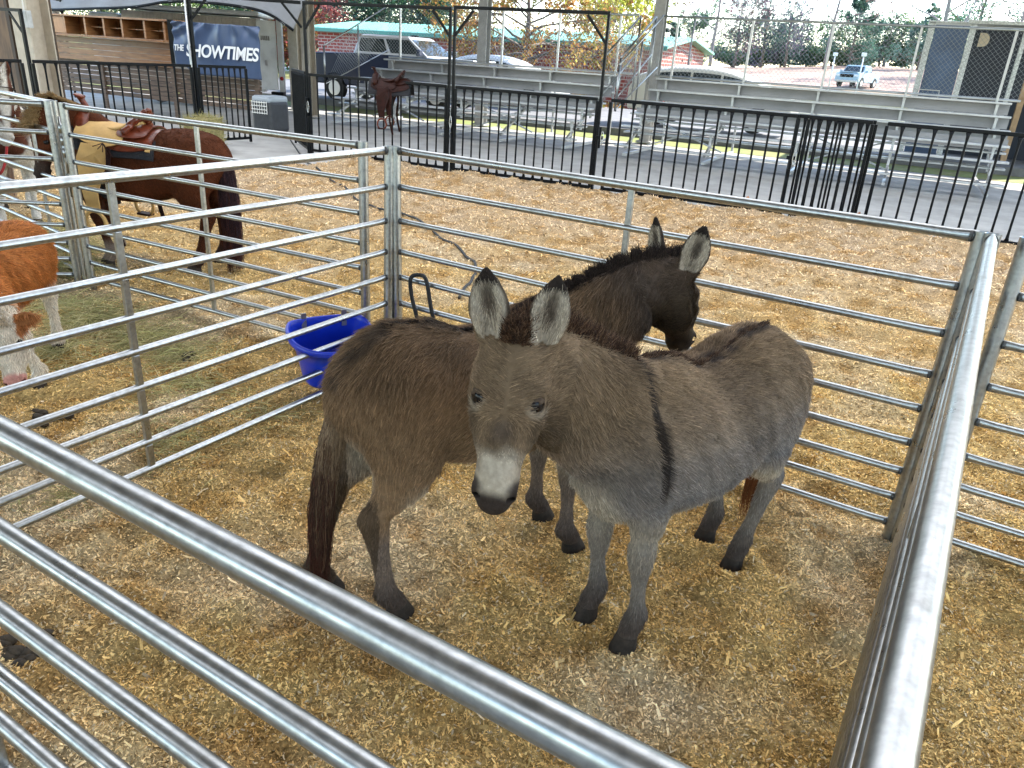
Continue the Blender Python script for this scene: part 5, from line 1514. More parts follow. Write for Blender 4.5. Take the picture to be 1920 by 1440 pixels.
# dark panelled stand at the right
def stand_booth():
    root = thing('booth', 'tall dark blue booth with pale frames behind the right bleacher', 'booth', A(1.2, 25))
    b = 24.5; mn = mat("navy_booth_panel", (.045, .085, .17), .45, var=.35, scale=1.3, detail=6); md = mat("black_booth_curtain", (.014, .020, .034), .7, var=.3, scale=2)
    mf = mat("speckled_galvanised_frame", (.55, .58, .58), .5, var=.4, scale=30, metal=.3)
    def bx(a0, a1, b0, b1, z0, z1, n, m): return MB().box(A((a0 + a1) / 2, (b0 + b1) / 2, (z0 + z1) / 2), ((a1 - a0) / 2, (b1 - b0) / 2, (z1 - z0) / 2), (E1, E2, ZUP)).build(n, m, root, bevel=.01)
    bx(.28, 1.08, b, b + .05, .1, 3.36, 'panel', mn)
    bx(1.24, 4.6, b + .9, b + .95, .1, 3.36, 'curtain', md)
    bx(.12, .27, b - .03, b + .1, .0, 3.40, 'frame_post', mf); bx(1.09, 1.23, b - .03, b + .1, .0, 3.40, 'frame_post', mf)
    bx(2.30, 2.40, b - .03, b + .1, .0, 3.40, 'frame_post', mf)
    bx(2.62, 2.76, b - .04, b + .1, .0, 3.38, 'timber_post', mat("raw_timber", (.40, .27, .16), .8, var=.3, scale=4))
    bx(1.0, 4.8, b - .1, b + 2.2, 3.41, 3.50, 'canopy', mf); bx(.1, 1.0, b - .06, b + 2.2, 3.41, 3.45, 'canopy', mf)
    bx(4.6, 4.7, b, b + 2.1, .0, 3.40, 'side_panel', mn)
    q = [(0, .0), (0, .34), (.10, .34)] + [(.10 + .15 * math.sin(t), .17 + .17 * math.cos(t)) for t in np.linspace(.2, math.pi - .4, 12)] + [(.05, .0)]
    MB().prism([A(1.40 + x, b + .89, 2.92 + z) for x, z in q], -E2 * .006).build('letter', mat("cream_letter", (.62, .52, .36), .6), root)
    mb = MB(); mb.tube(np.array([A(.15, b - .5, 1.5), A(.15, b - .5, 1.78), A(.75, b - .5, 1.78), A(.75, b - .5, 1.5)]), .015, 6); mb.build('hand_bar', M_chrome, root)
stand_booth()
for (px, y0, y1, b, l) in ((1556, 104, 152, 66, 'thin white post on the field, left of the farm truck'), (1612, 105, 140, 62, 'thin white post directly behind the farm truck')):
    p, q = at(px, y1, b), at(px, y0, b); a_ = p @ E1
    base = V(p[0], p[1], float(hill_z(a_, b)))
    r = thing('lamp_post', l, 'lamp post', base, 'white posts on the field')
    MB().tube(np.array([base, V(base[0], base[1], q[2])]), .05, 8).build('pole', mat("white_pole", (.7, .7, .68), .5) if 'left' in l else bpy.data.materials["white_pole"], r, smooth=True)
    MB().box(V(base[0], base[1], q[2] + .1), (.16, .10, .12)).build('head', bpy.data.materials["white_pole"], r, bevel=.03)

# ------------------------------------------------------------------ trees
M_bark = mat("grey_brown_bark", (.14, .11, .09), .9, var=.4, scale=6, stretch=(1, 1, .3), bump=.5, bscale=12)
M_bark_p = mat("pale_bark", (.22, .20, .19), .9, var=.3, scale=6, bump=.4, bscale=12)
def leaf_mat():
    m = attr_mat("tree_leaves", rough=.7, spec=.2)
    n, l = m.node_tree.nodes, m.node_tree.links
    a = [q for q in n if q.type == 'ATTRIBUTE'][0]; b = n['Principled BSDF']
    t = n.new('ShaderNodeBsdfTranslucent'); l.new(a.outputs['Color'], t.inputs['Color'])
    mx = n.new('ShaderNodeMixShader'); mx.inputs['Fac'].default_value = .45
    l.new(b.outputs[0], mx.inputs[1]); l.new(t.outputs[0], mx.inputs[2]); l.new(mx.outputs[0], n['Material Output'].inputs['Surface'])
    return m
M_leaf = leaf_mat()
def tree(name, label, base, H, spread, cols, n_leaf=5000, leaf=.16, kind='round', trunk=.18, first=.3, seed=1, group='trees beyond the pavilion', bark=None, nlimb=12, depth=3, cat='tree', clump=.6, fill=0.):
    rg = np.random.default_rng(seed)
    base = np.asarray(base, float); root = thing(name, label, cat, base, group)
    tips, segs = [], []
    tk = MB()
    lean = rg.normal(0, .03, 2)
    tl = np.array([base + V(lean[0] * H * t ** 1.5 + .02 * H * (math.sin(t * 7 + seed) * t), lean[1] * H * t, H * t * .95 - .1) for t in np.linspace(0, 1, 9)])
    tk.tube(tl, trunk * (1 - .92 * np.linspace(0, 1, 9)) , 9)
    def grow(p, d, L, r, dep):
        k = 5; pts = [p]; dd = d
        for i in range(k):
            dd = nrm(dd + rg.normal(0, .16, 3) + V(0, 0, .06 if kind != 'weep' else -.10)); pts.append(pts[-1] + dd * L / k)
        pts = np.array(pts); tk.tube(pts, np.linspace(r, r * .35, k + 1), 5, caps=False)
        for q in (pts[2:] if dep <= 1 else pts[4:]): tips.append((q, L * .45))
        if dep > 0:
            for j in range(3 if dep > 1 else 2):
                i = rg.integers(2, k + 1); sd = nrm(rg.normal(0, 1, 3)); sd -= dd * (sd @ dd)
                grow(pts[i], nrm(dd * .7 + nrm(sd) * .75 + V(0, 0, .15)), L * .58, r * .5, dep - 1)
    for i in range(nlimb):
        t = first + (1 - first) * (i + .5) / nlimb; p = catmull(tl, [t * 8 * .98])[0]
        an = i * 2.4 + rg.normal(0, .3)
        if kind == 'cone': L = spread * (1.05 - t) / (1 - first) * .95 + .2; el = .05
        elif kind == 'column': L = spread * (.55 + .5 * math.sin(math.pi * min(1, t))); el = .5
        elif kind == 'weep': L = spread * (.8 + .3 * math.sin(math.pi * t)); el = .12 + .7 * t
        else: L = spread * (.45 + .75 * math.sin(math.pi * (.25 + .75 * (t - first) / (1 - first)))); el = .35 + .6 * t
        d = nrm(V(math.cos(an), math.sin(an), el))
        grow(p, d, L, max(.02, trunk * (1.05 - t) * .5), depth if kind != 'cone' else 1)
    tk.build('trunk', bark or M_bark, root, smooth=True)
    if n_leaf > 0:
        T = np.array([q for q, s in tips]); S = np.array([s for q, s in tips])
        cw = rg.random(len(T)) ** 1.5 + .05; ci = rg.choice(len(T), n_leaf, p=cw / cw.sum())
        P = T[ci] + rg.normal(0, 1, (n_leaf, 3)) * (np.minimum(S[ci], 1.4) * clump * .5)[:, None]
        if fill > 0:
            kf = rg.random(n_leaf) < fill; nf_ = kf.sum()
            blobs = rg.normal(0, .36, (26, 3)) * np.array((spread, spread, H * .42)) + base + V(0, 0, H * .40)
            bi = rg.integers(0, 26, nf_); P[kf] = blobs[bi] + rg.normal(0, .26, (nf_, 3)) * np.array((spread, spread, H * .45)) * .62; ci[kf] = bi % len(T)
        P[:, 2] = np.maximum(P[:, 2], base[2] + .05 + .3 * rg.random(n_leaf))
        n1 = rg.normal(0, 1, (n_leaf, 3)); n1 /= np.linalg.norm(n1, axis=1)[:, None]
        n2 = np.cross(n1, rg.normal(0, 1, (n_leaf, 3))); n2 /= np.linalg.norm(n2, axis=1)[:, None]
        s = leaf * rg.uniform(.55, 1.3, n_leaf)[:, None]
        Q = np.stack([P - n1 * s * .5, P + n2 * s * .32, P + n1 * s * .5, P - n2 * s * .32], 1).reshape(-1, 3)
        col = np.asarray(cols, float); tone = rg.normal(0, .22, len(T)); pick = rg.integers(0, len(col), len(T))
        mixp = np.where(rg.random(n_leaf) < .3, rg.integers(0, len(col), n_leaf), pick[ci])
        c = col[mixp] * np.exp(tone[ci] + rg.normal(0, .18, n_leaf))[:, None]
        big_mesh('crown', Q, np.arange(n_leaf * 4).reshape(-1, 4), M_leaf, np.repeat(np.clip(c, 0, 1), 4, 0), parent=root)
    return root
def ground_at(px, b):
    p = at(px, 130, b); a = p @ E1
    return V(p[0], p[1], float(hill_z(a, b)) if b > 42 else -.05)
GR, DG, BG = (.075, .15, .06), (.045, .10, .065), (.075, .15, .125)  # bluish greens partly carry distance haze in the leaf colour
RD, OR, YE, PU = (.22, .055, .05), (.26, .12, .045), (.30, .21, .06), (.15, .085, .10)
tree('autumn_tree', 'yellow and orange leaved tree standing before the brick building', ground_at(985, 32), 6.4, 3.1, [YE, OR, (.40, .22, .07), (.24, .22, .05)], 26000, .13, trunk=.20, first=.17, seed=4, kind='weep', nlimb=28)
for i, (px, b, H, sp_, cols, kd, lab) in enumerate((
    (632, 52, 11, 2.6, [DG, BG, GR], 'column', 'dense green cedar behind the left end of the pickup truck'),
    (705, 56, 12, 3.0, [DG, BG], 'column', 'blue-green cedar behind the pickup cab'),
    (800, 54, 11, 2.8, [GR, BG, DG], 'column', 'green cedar right of the pickup cab, above the teal roof'),
    (590, 47, 8.5, 2.6, [RD, (.30, .10, .09), PU], 'round', 'red leaved maple beside the tan column pair'),
    (665, 62, 15, 4.2, [RD, (.32, .13, .11), GR], 'round', 'tall reddish maple rising over the cedars'),
    (755, 60, 14, 3.6, [BG, DG, GR], 'column', 'tall dark cedar at the back of the evergreen clump'),
    (855, 58, 13, 4.0, [PU, (.24, .17, .13), OR], 'round', 'bare purplish tree left of the yellow tree'),
    (1120, 62, 10.5, 3.6, [PU, (.20, .15, .16), (.25, .2, .12)], 'round', 'thin purplish tree behind the teal roof, right of the yellow tree'),
    (525, 44, 7.5, 2.4, [GR, BG, (.10, .13, .04)], 'column', 'green cedar right of the horse trailer'),
    (548, 40, 4.2, 1.9, [RD, OR, GR], 'round', 'small tree with red and green leaves beside the horse trailer'),
    (200, 48, 10, 3.8, [BG, GR, (.12, .16, .05)], 'round', 'green leafy tree above the wooden counter'),
    (275, 50, 10, 3.8, [GR, (.14, .18, .05), BG], 'round', 'bright green tree left of the thin tan column'),
    (330, 46, 9, 3.4, [(.13, .20, .05), GR], 'round', 'yellow-green tree above the banner'),
    (100, 52, 11, 4.0, [GR, BG], 'round', 'green tree behind the awning at the far left'),
    (420, 54, 11, 3.6, [GR, DG], 'column', 'dark green tree behind the horse trailer'))):
    tree('cedar_tree' if kd == 'column' else 'leafy_tree', lab, ground_at(px, b), H, sp_, cols, 14000 if kd == 'column' else 9000, .19, kind=kd, trunk=.2, first=.06 if kd == 'column' else .2, seed=20 + i, nlimb=22 if kd == 'column' else 14, clump=.75, fill=.45)
tree('willow_shrub', 'rounded yellow-green shrub behind the teal roof', ground_at(1165, 56), 5.6, 2.6, [(.42, .40, .07), (.34, .36, .06)], 6000, .2, first=.1, seed=51, nlimb=18)
for i, (px, b, H, sp_, cols, kd, nl, lab) in enumerate((
    (1255, 66, 5.2, 1.8, [DG, BG], 'cone', 3000, 'small dark conifer just right of the dark column'),
    (1330, 95, 13, 4.0, [PU, (.25, .2, .15)], 'round', 500, 'tall bare tree behind the brick gable'),
    (1300, 100, 4.6, 2.6, [GR, BG], 'round', 3500, 'low green tree behind the roof ridge'),
    (1375, 110, 9.5, 3.4, [PU, (.19, .14, .17), BG], 'round', 3800, 'purplish tree at the left of the hazy wood'),
    (1425, 118, 11.5, 3.6, [(.13, .12, .20), BG, (.10, .12, .13)], 'round', 5200, 'blue-grey tree in the middle of the hazy wood'),
    (1470, 116, 10.5, 3.4, [BG, (.13, .11, .16)], 'round', 5200, 'blue-green tree right of the hazy wood middle'),
    (1545, 104, 15, 4.6, [(.24, .16, .13), PU], 'round', 1500, 'thin tall tree with few brown leaves against the sky'),
    (1590, 112, 9.8, 3.8, [BG, DG], 'cone', 6500, 'broad dark conifer left of the sky gap'),
    (1720, 108, 7.6, 2.4, [BG, (.08, .14, .13)], 'cone', 3200, 'spindly pointed conifer in the sky gap'),
    (1655, 122, 6.8, 1.6, [(.2, .18, .16), BG], 'cone', 700, 'thin sparse sapling above the hedge'),
    (1748, 72, 15, 5.0, [(.26, .19, .14), PU], 'round', 350, 'large bare forked tree rising behind the booth'),
    (1815, 96, 13, 4.4, [BG, GR], 'round', 5200, 'green tree crown above the booth roof'),
    (1890, 90, 10, 3.4, [(.22, .18, .14), PU], 'round', 500, 'bare twiggy tree at the right edge above the booth'))):
    tree('conifer_tree' if kd == 'cone' else 'bare_tree' if nl < 2000 else 'leafy_tree', lab, ground_at(px, b), H, sp_, cols, int(nl * 1.6), .23, kind=kd, trunk=.24 if nl < 2000 else .2, first=.08 if kd == 'cone' else .28, seed=60 + i, bark=M_bark_p if nl < 2000 else None, nlimb=26 if kd == 'cone' else 12, clump=.8, fill=.35 if nl > 2000 and kd != 'cone' else 0.)
hl = ['low green hedge shrub right beside the brick gable', 'olive hedge shrub below the purplish tree', 'hedge shrub under the blue-grey tree', 'pale green hedge shrub left of the farm truck pole', 'dark hedge shrub below the broad conifer', 'blue-green hedge shrub above the farm truck',
      'hedge shrub right of the farm truck with rusty leaves', 'tall hedge shrub under the spindly conifer', 'hedge shrub touching the left side of the booth', 'dark hedge shrub half hidden by the booth']
for i, px in enumerate((1370, 1415, 1462, 1510, 1556, 1602, 1646, 1690, 1734, 1778)):
    tree('hedge_shrub', hl[i], ground_at(px, 124 + (i % 3) * 1.5), 3.6 + .9 * ((i * 7) % 4) / 3, 3.3, [[BG, GR], [(.11, .14, .06), GR], [BG, (.04, .09, .06)]][i % 3], 9000, .27, first=.03, seed=90 + i, nlimb=16, depth=2, group='shrubs of the far hedge', cat='shrub', clump=1.0, fill=.75)
tree('bare_sapling', 'leaning bare sapling beside the dark column', ground_at(1290, 34), 6.5, 1.5, [(.2, .2, .1), PU], 160, .14, trunk=.07, first=.3, seed=77, nlimb=8, bark=M_bark_p)

# ------------------------------------------------------------------ pony with saddle, pinto pony, calf
def horse(name, label, cat, origin, fwd, S, feet, hocks, poll, head_ax, head_up, neck, neck_up, colour, ears, headL, tail_line, tail_rad, tail_len, tail_cols, mane_cols, mane_len, ntail=6000, nfur=70000, ear_len=.13, fat=1.0, group=None, fur_len=.014, cal=False, thick=1.2, mane_lean=None, Sx=None):
    Sx = Sx or S
    B = Beast(name, label, cat, origin, fwd, group, h=.0085)
    w = B.w = (lambda x, y, z: B.o + B.f * x * Sx + B.l * y * S + B.u * z * S)
    B.local = lambda P: np.stack([(P - B.o) @ B.f / Sx * S, (P - B.o) @ B.l, P[:, 2]], 1) / S
    poll = np.asarray(poll, float); he = poll + nrm(head_ax) * headL * 1.15
    ext = np.array([w(-.7, -.36, 0), w(-.7, .36, 0), w(.65, -.36, 0), w(.65, .36, 0), poll - .22, poll + .22, he - .16, he + .16] + [np.asarray(f, float) - .1 for f in feet] + [np.asarray(f, float) + .1 for f in feet])
    lo, hi = ext.min(0), ext.max(0); lo[2] = -.05; hi[2] = max(poll[2] + .25, 1.12 * S)
    B.start(lo, hi); F = B.F; k_ = S * fat
    F.chain(B.ws([(-.475, 0, .83), (-.42, 0, .815), (-.30, 0, .80), (-.15, 0, .765), (0, 0, .735), (.15, 0, .735), (.28, 0, .755), (.38, 0, .775), (.45, 0, .79)]),
            np.array([.13, .19, .225, .24, .25, .24, .205, .17, .12]) * k_, np.array([.14, .195, .23, .24, .25, .25, .24, .20, .15]) * S, up=ZUP, k=.05, sub=4)
    F.chain(B.ws([(.20, 0, .93), (.34, 0, .965)]), np.array([.07, .06]) * S, np.array([.08, .075]) * S, k=.1, sub=1)
    for sd in (1, -1):
        F.chain(B.ws([(.34, sd * .105, .86), (.42, sd * .10, .70)]), .09 * S, .10 * S, up=B.f, k=.06, sub=1)
        F.chain(B.ws([(-.36, sd * .095, .86), (-.37, sd * .105, .68)]), .115 * S, .16 * S, up=B.f, k=.06, sub=1)
    F.chain(B.ws([(.40, 0, .80), (.47, 0, .70), (.42, 0, .60)]), np.array([.11, .12, .09]) * S, k=.06, sub=2)
    nk = [w(.30, 0, .83)] + list(neck) + [poll + nrm(head_ax) * .07 - nrm(head_up) * .05]; m = len(nk)
    F.chain(nk, np.linspace(.14, .075, m) * S, np.linspace(.24, .11, m) * S, up=np.array([ZUP] + list(neck_up) + [head_up]), k=.06, sub=4)
    H = equine_head(B, poll, head_ax, head_up, L=headL, W=(1.22 if cal else .95), ear_len=ear_len, ear_dirs=ears, ear_w=.85)
    for i, ft in enumerate(feet):
        sd = 1 if i % 2 == 0 else -1; ft = np.asarray(ft, float); HOOFS.append((ft[0], ft[1]))
        if i < 2: hd = leg_chain(B, w(.355, sd * .10, .66), ft, 'front', sd, sc=S, thick=thick)
        else: hd = leg_chain(B, w(-.355, sd * .11, .76), ft, 'hind', sd, sc=S, thick=thick, knee=w(*hocks[i - 2]))
        hoof_part(B, ft, hd[2], sc=S * 1.1)
    tl = np.asarray(tail_line, float)
    F.chain([w(-.44, 0, .96)] + list(tl[:2]), np.array([.04, .034, .02]) * S, k=.03, sub=3)
    v, q = F.mesh(2); nf = neck_frame(nk, [ZUP] + list(neck_up) + [head_up])
    col = lambda P: np.clip(colour(B, H, nf, P), 0, 1)
    tag(big_mesh('body', v, q, M_skin, col(v) * .8, smooth=True, parent=B.root))
    def flow(P, n):
        L = B.local(P); z = L[:, 2]; fl = np.tile(-B.f * .8 - ZUP * .55, (len(P), 1))
        lw = smooth01(-z, -.66, -.5)[:, None]; fl = fl * (1 - lw) - ZUP * lw
        return np.where(in_head(H, P)[:, None], H['ax'][None] + 0 * fl, fl)
    def length(P):
        L = B.local(P); ln = np.where(L[:, 2] > .5, fur_len, fur_len * .7); tt_ = head_coords(H, P)[0]; ln = np.where(in_head(H, P), fur_len * (np.where(tt_ > .80, .12, .55) if cal else .5), ln)
        ln = np.where(L[:, 2] < .07, .003, ln)
        for e, od in H['eyes']: ln = np.where(np.linalg.norm(P - e, axis=1) < .036, 0., ln)
        return ln
    coat_fur(B, v, q, col, flow, length, nfur, r0=.0013)
    head_parts(B, H)
    if ntail: tail_strands(B, tl, tail_rad, ntail, tail_len, tail_cols, name='tail', r0=.002)
    if len(mane_cols):
        line, up = [], []
        for i in range(1, m - 1): line.append(nk[i] + neck_up[i - 1] * (np.linspace(.24, .11, m)[i] * S - .015)); up.append(neck_up[i - 1])
        line.append(H['p'](-.02, .02)); up.append(H['up'] + ZUP); line.append(H['p'](.14, .02)); up.append(H['up'])
        mane_strands(B, np.array(line), np.array(up), 4500, mane_len, mane_cols, spread=.02, lean=mane_lean, r0=.002)
    return B, H

BAY = np.array((.095, .028, .011))
def pony_col(B, H, nf, P):
    x, y, z = B.local(P).T; n1 = vnoise(P[:, 0] * 6 + P[:, 2] * 5, P[:, 1] * 6 - P[:, 2] * 4, 51); n2 = vnoise(P[:, 0] * 25 + P[:, 2] * 15, P[:, 1] * 25, 52)
    c = BAY * (.75 + .35 * n1 + .2 * n2)[:, None]
    c = mixc(c, BAY * .45, smooth01(-z, -.62, -.50) * .6)
    c = mixc(c, np.array((.30, .24, .19)), smooth01(-z, -.24, -.14) * (x > .1) * (n1 > .35) * .8)
    c = mixc(c, DARK * 1.3, smooth01(-z, -.2, -.05) * (x < 0) * .8)
    t, u, vv, r = head_coords(H, P); c = mixc(c, DARK * 1.8, in_head(H, P) * smooth01(t, .55, .8) * .9)
    return c
pony = horse('saddled_pony', 'bay pony with a long dark tail and a tan western saddle behind the steel panel', 'pony', (-3.30, 6.64), V(-1, .03, 0), 1.165, Sx=1.30,
    feet=[V(-3.64, 6.47, 0), V(-3.74, 6.80, 0), V(-2.86, 6.44, 0), V(-2.80, 6.86, 0)], hocks=[(-.46, .13, .43), (-.46, -.13, .43)],
    poll=V(-4.02, 6.47, 1.22), head_ax=V(-.08, -.26, -.90), head_up=V(-.25, -.92, .25), neck=[V(-3.76, 6.63, 1.08), V(-3.88, 6.58, 1.18), V(-3.97, 6.53, 1.23)],
    neck_up=[nrm(V(.4, 0, 1)), nrm(V(.25, 0, 1)), nrm(V(0, .1, 1))], colour=pony_col, ears=[(V(.35, .1, 1), V(.1, -1, 0)), (V(-.35, .1, 1), V(-.2, -1, 0))], headL=.48,
    tail_line=[V(-2.62, 6.62, 1.10), V(-2.575, 6.60, .96), V(-2.565, 6.60, .74), V(-2.56, 6.60, .52), V(-2.565, 6.60, .34)], tail_rad=[.03, .05, .065, .055, .03], tail_len=[.2, .3, .3, .22, .12],
    tail_cols=[(.035, .018, .02), (.03, .016, .02), (.05, .02, .02), (.10, .035, .02)], mane_cols=[(.34, .22, .10), (.26, .16, .07), (.40, .28, .14)], mane_len=[.06, .09, .12, .16, .20],
    mane_lean=V(.1, -1.3, -.7), group='horses beside the pen')

M_leather = mat("oiled_saddle_leather", (.13, .026, .010), .30, var=.4, scale=16, bump=.12, bscale=60, spec=.3, coat=.12)
M_leather_d = mat("dark_saddle_leather", (.024, .008, .006), .42, var=.4, scale=14, bump=.12, bscale=60, spec=.1)
M_suede = mat("tan_roughout_leather", (.56, .34, .12), .8, var=.15, scale=10, bump=.15, bscale=90)
M_pad = mat("black_fleece_pad", (.012, .012, .016), .95, var=.5, scale=40, bump=.8, bscale=80)
def saddle(name, label, O, f, u, k=1.0, a=.27, b=.30, seatm=None, leaf=None, fender=True, strap=True, group=None, dark=False):
    """western saddle in its own frame: O = point on the ridge under the seat, f to the horn, u up. Draped parts follow an ellipse a x b."""
    f = nrm(f); u = nrm(u); l = np.cross(u, f)
    root = thing(name, label, 'saddle', O, group)
    P = lambda x, y, z: O + (f * x + l * y + u * z) * k
    lm = M_leather_d if dark else M_leather
    def drape(nm, x0, x1, th, off, thick, m, edge=None, smooth=True, side=0):
        nx, nt = 16, 24; rings = []
        for layer in (0, thick):
            g = []
            for i in range(nx + 1):
                x = x0 + (x1 - x0) * i / nx; row = []
                for j in range(nt + 1):
                    q = (-1 + 2 * j / nt) if side == 0 else side * (.25 + .75 * j / nt)
                    sh = 1 if edge is None else edge(i / nx)
                    t = q * th * sh
                    A_, B_ = a + off + layer, b + off + layer
                    dip = -.012 * math.cos((x + .02) * 9)
                    row.append(P(x, A_ * math.sin(t), B_ * math.cos(t) - b + dip))
                g.append(row)
            rings.append(g)
        v = [p for g in rings for row in g for p in row]; n0 = (nx + 1) * (nt + 1); fc = []
        ix = lambda L, i, j: L * n0 + i * (nt + 1) + j
        for i in range(nx):
            for j in range(nt):
                fc.append((ix(0, i, j), ix(0, i + 1, j), ix(0, i + 1, j + 1), ix(0, i, j + 1))); fc.append((ix(1, i, j), ix(1, i, j + 1), ix(1, i + 1, j + 1), ix(1, i + 1, j)))
        for i in range(nx):
            for j in (0, nt): fc.append((ix(0, i, j), ix(1, i, j), ix(1, i + 1, j), ix(0, i + 1, j)))
        for j in range(nt):
            for i in (0, nx): fc.append((ix(0, i, j), ix(0, i, j + 1), ix(1, i, j + 1), ix(1, i, j)))
        return link_mesh(nm, v, fc, m, root, smooth=False)
    rnd = lambda s: .80 + .20 * math.sin(math.pi * min(1, max(0, s))) ** .5
    drape('pad', -.40, .30, 1.20, .006, .020, M_pad)
    drape('skirt', -.38, .26 if dark else .02, 1.05, .028, .010, lm, rnd)
    if not dark: drape('fleece_edge', -.375, -.34, 1.0, .024, .010, M_suede)
    drape('seat_jockey', -.16, .20, 1.0, .044, .008, lm if dark else M_suede, rnd)
    drape('rear_jockey', -.33, -.10, .72, .052, .008, lm, rnd)
    # tree: pommel, horn, swept seat and cantle as one smooth form
    F = Field(O - .5 * k, O + .5 * k, .009 * k)
    def ch(pts, a_, b_, **kw): F.chain([P(*p) for p in pts], np.asarray(a_) * k, np.asarray(b_) * k, up=u, **kw)
    ch([(.19, -.15, -.03), (.20, -.09, .05), (.205, 0, .085), (.20, .09, .05), (.19, .15, -.03)], [.05, .055, .055, .055, .05], [.045, .045, .045, .045, .045], k=.03, sub=3)
    vs, qs = F.mesh(2); big_mesh('pommel', vs, qs, lm, smooth=True, parent=root)
    F = Field(O - .5 * k, O + .5 * k, .007 * k)
    ch([(.20, 0, .09), (.225, 0, .15), (.245, 0, .185)], [.030, .022, .024], [.030, .022, .024], k=.02, sub=2)
    ch([(.225, 0, .192), (.275, 0, .200)], [.040, .036], [.012, .012], k=.012, sub=1)
    vs, qs = F.mesh(2); big_mesh('horn', vs, qs, lm, smooth=True, parent=root)
    F = Field(O - .5 * k, O + .5 * k, .008 * k)
    for s_ in np.linspace(-1, 1, 9): ch([(-.165 - .05 * (1 - s_ * s_), s_ * .175, .015 + .10 * (1 - s_ * s_)), (-.20 - .07 * (1 - s_ * s_), s_ * .165, .05 + .125 * (1 - s_ * s_))], [.030, .018], [.030, .018], k=.02, sub=1)
    vs, qs = F.mesh(2); big_mesh('cantle', vs, qs, lm, smooth=True, parent=root)
    F = Field(O - .5 * k, O + .5 * k, .009 * k)
    ch([(.15, 0, .03), (.05, 0, .005), (-.08, 0, .015), (-.17, 0, .06)], [.07, .12, .15, .15], [.03, .025, .03, .03], k=.03, sub=3)
    vs, qs = F.mesh(2); big_mesh('seat', vs, qs, seatm or M_suede, smooth=True, parent=root)
    for sd in (1, -1):
        if fender:
            sw = .03 * sd
            pts = [(.13, a * .80, -.10), (-.06, a * .80, -.10), (-.075, a * 1.10, -.24), (.00, a * 1.16, -.44), (.0, a * 1.16, -.56), (.10, a * 1.16, -.56), (.12, a * 1.16, -.44), (.155, a * 1.10, -.24)]
            out = [P(x, sd * (y + .05), z) for x, y, z in pts]
            MB().prism(out, l * sd * .010 * k).build('fender', (M_suede if not dark else M_leather_d), root, bevel=.003)
            c = P(.05, sd * (a * 1.16 + .055), -.66)
            S_ = [c + (f * .075 * math.sin(t) + u * (.085 * math.cos(t) - .0)) * k for t in np.linspace(-2.45, 2.45, 15)]
            MB().tube(np.array(S_), .014 * k, 8).build('stirrup', M_suede if not dark else M_leather, root, smooth=True)
            MB().box(c - u * .072 * k, (.055 * k, .045 * k, .010 * k), (f, l, u)).build('stirrup_tread', M_leather_d, root, bevel=.006)
        if strap:
            pts = [P(-.09, sd * (a * .95 + .05), -.10), P(-.10, sd * (a + .09), -.30), P(-.08, sd * (a + .085), -.56), P(-.13, sd * (a + .08), -.82)]
            C_ = catmull(pts, np.linspace(0, 3, 20)); mb = MB()
            for i in range(19): mb.beam(C_[i], C_[i + 1], .035 * k, .006, l)
            mb.build('latigo_strap', M_leather_d, root)
        R_ = P(.27, sd * (a * .62), -.08); MB().tube(np.array([R_ + (l * sd * .3 * math.sin(t) + u * math.cos(t) + f * .5 * math.sin(t)) * .035 * k for t in np.linspace(0, 2 * math.pi, 17)]), .005, 6, caps=False).build('ring', M_chrome, root, smooth=True)
        mb = MB(); o_ = P(-.05, sd * (a * .93 + .04), -.075)
        for q in range(5): mb.tube(np.array([o_, o_ + (l * sd * .05 + f * (.04 - .03 * q) - u * (.02 + .012 * q)) * 1.2 * k]), .004, 5)
        mb.build('strings', M_leather_d, root)
    if strap and not dark:
        B_, t_ = a + .01, 0
        mb = MB(); prev = None
        for t in np.linspace(1.3, 2 * math.pi - 1.3, 22):
            p = P(.06, (a + .012) * math.sin(t), (b + .03) * math.cos(t) - b)
            if prev is not None: mb.beam(prev, p, .07 * k, .008, l)
            prev = p
        mb.build('cinch', M_pad, root)
    return root
pf = pony[0].f
saddle('western_saddle', 'tan and reddish leather western saddle on the bay pony', pony[0].w(.15, 0, 1.0), pf + V(0, 0, .10), ZUP, k=1.10, a=.27, b=.262)
saddle('western_saddle', 'dark leather saddle draped over the black arched fence', A(-8.20, FE, 1.40), -E1 * .93 - E2 * .37, ZUP, k=1.05, a=.20, b=.34, seatm=M_leather_d, dark=True)

def pinto_col(B, H, nf, P):
    x, y, z = B.local(P).T; n1 = vnoise(P[:, 0] * 3.4 + P[:, 2] * 2.6, P[:, 1] * 3.4 - P[:, 2] * 2.2, 61); n2 = vnoise(P[:, 0] * 20, P[:, 1] * 20 + P[:, 2] * 14, 62)
    wht = np.array((.62, .58, .52)); brn = np.array((.10, .035, .02)) * (.8 + .4 * n2)[:, None]
    m_ = smooth01(n1 + .05 * (n2 - .5), .46, .52)
    c = brn * m_[:, None] + wht * (1 - m_)[:, None]
    c = mixc(c, wht, smooth01(-z, -.62, -.54))
    t, u, vv, r = head_coords(H, P); hm = in_head(H, P)
    c = np.where(hm[:, None], brn, c)
    c = mixc(c, wht, hm * smooth01(t + .35 * (n1 - .5) - vv * 2.5, .62, .70)); c = mixc(c, wht, hm * smooth01(-np.abs(vv - .02 + .05 * (n1 - .5)), -.045, -.025) * smooth01(u, -.03, .0))
    return c
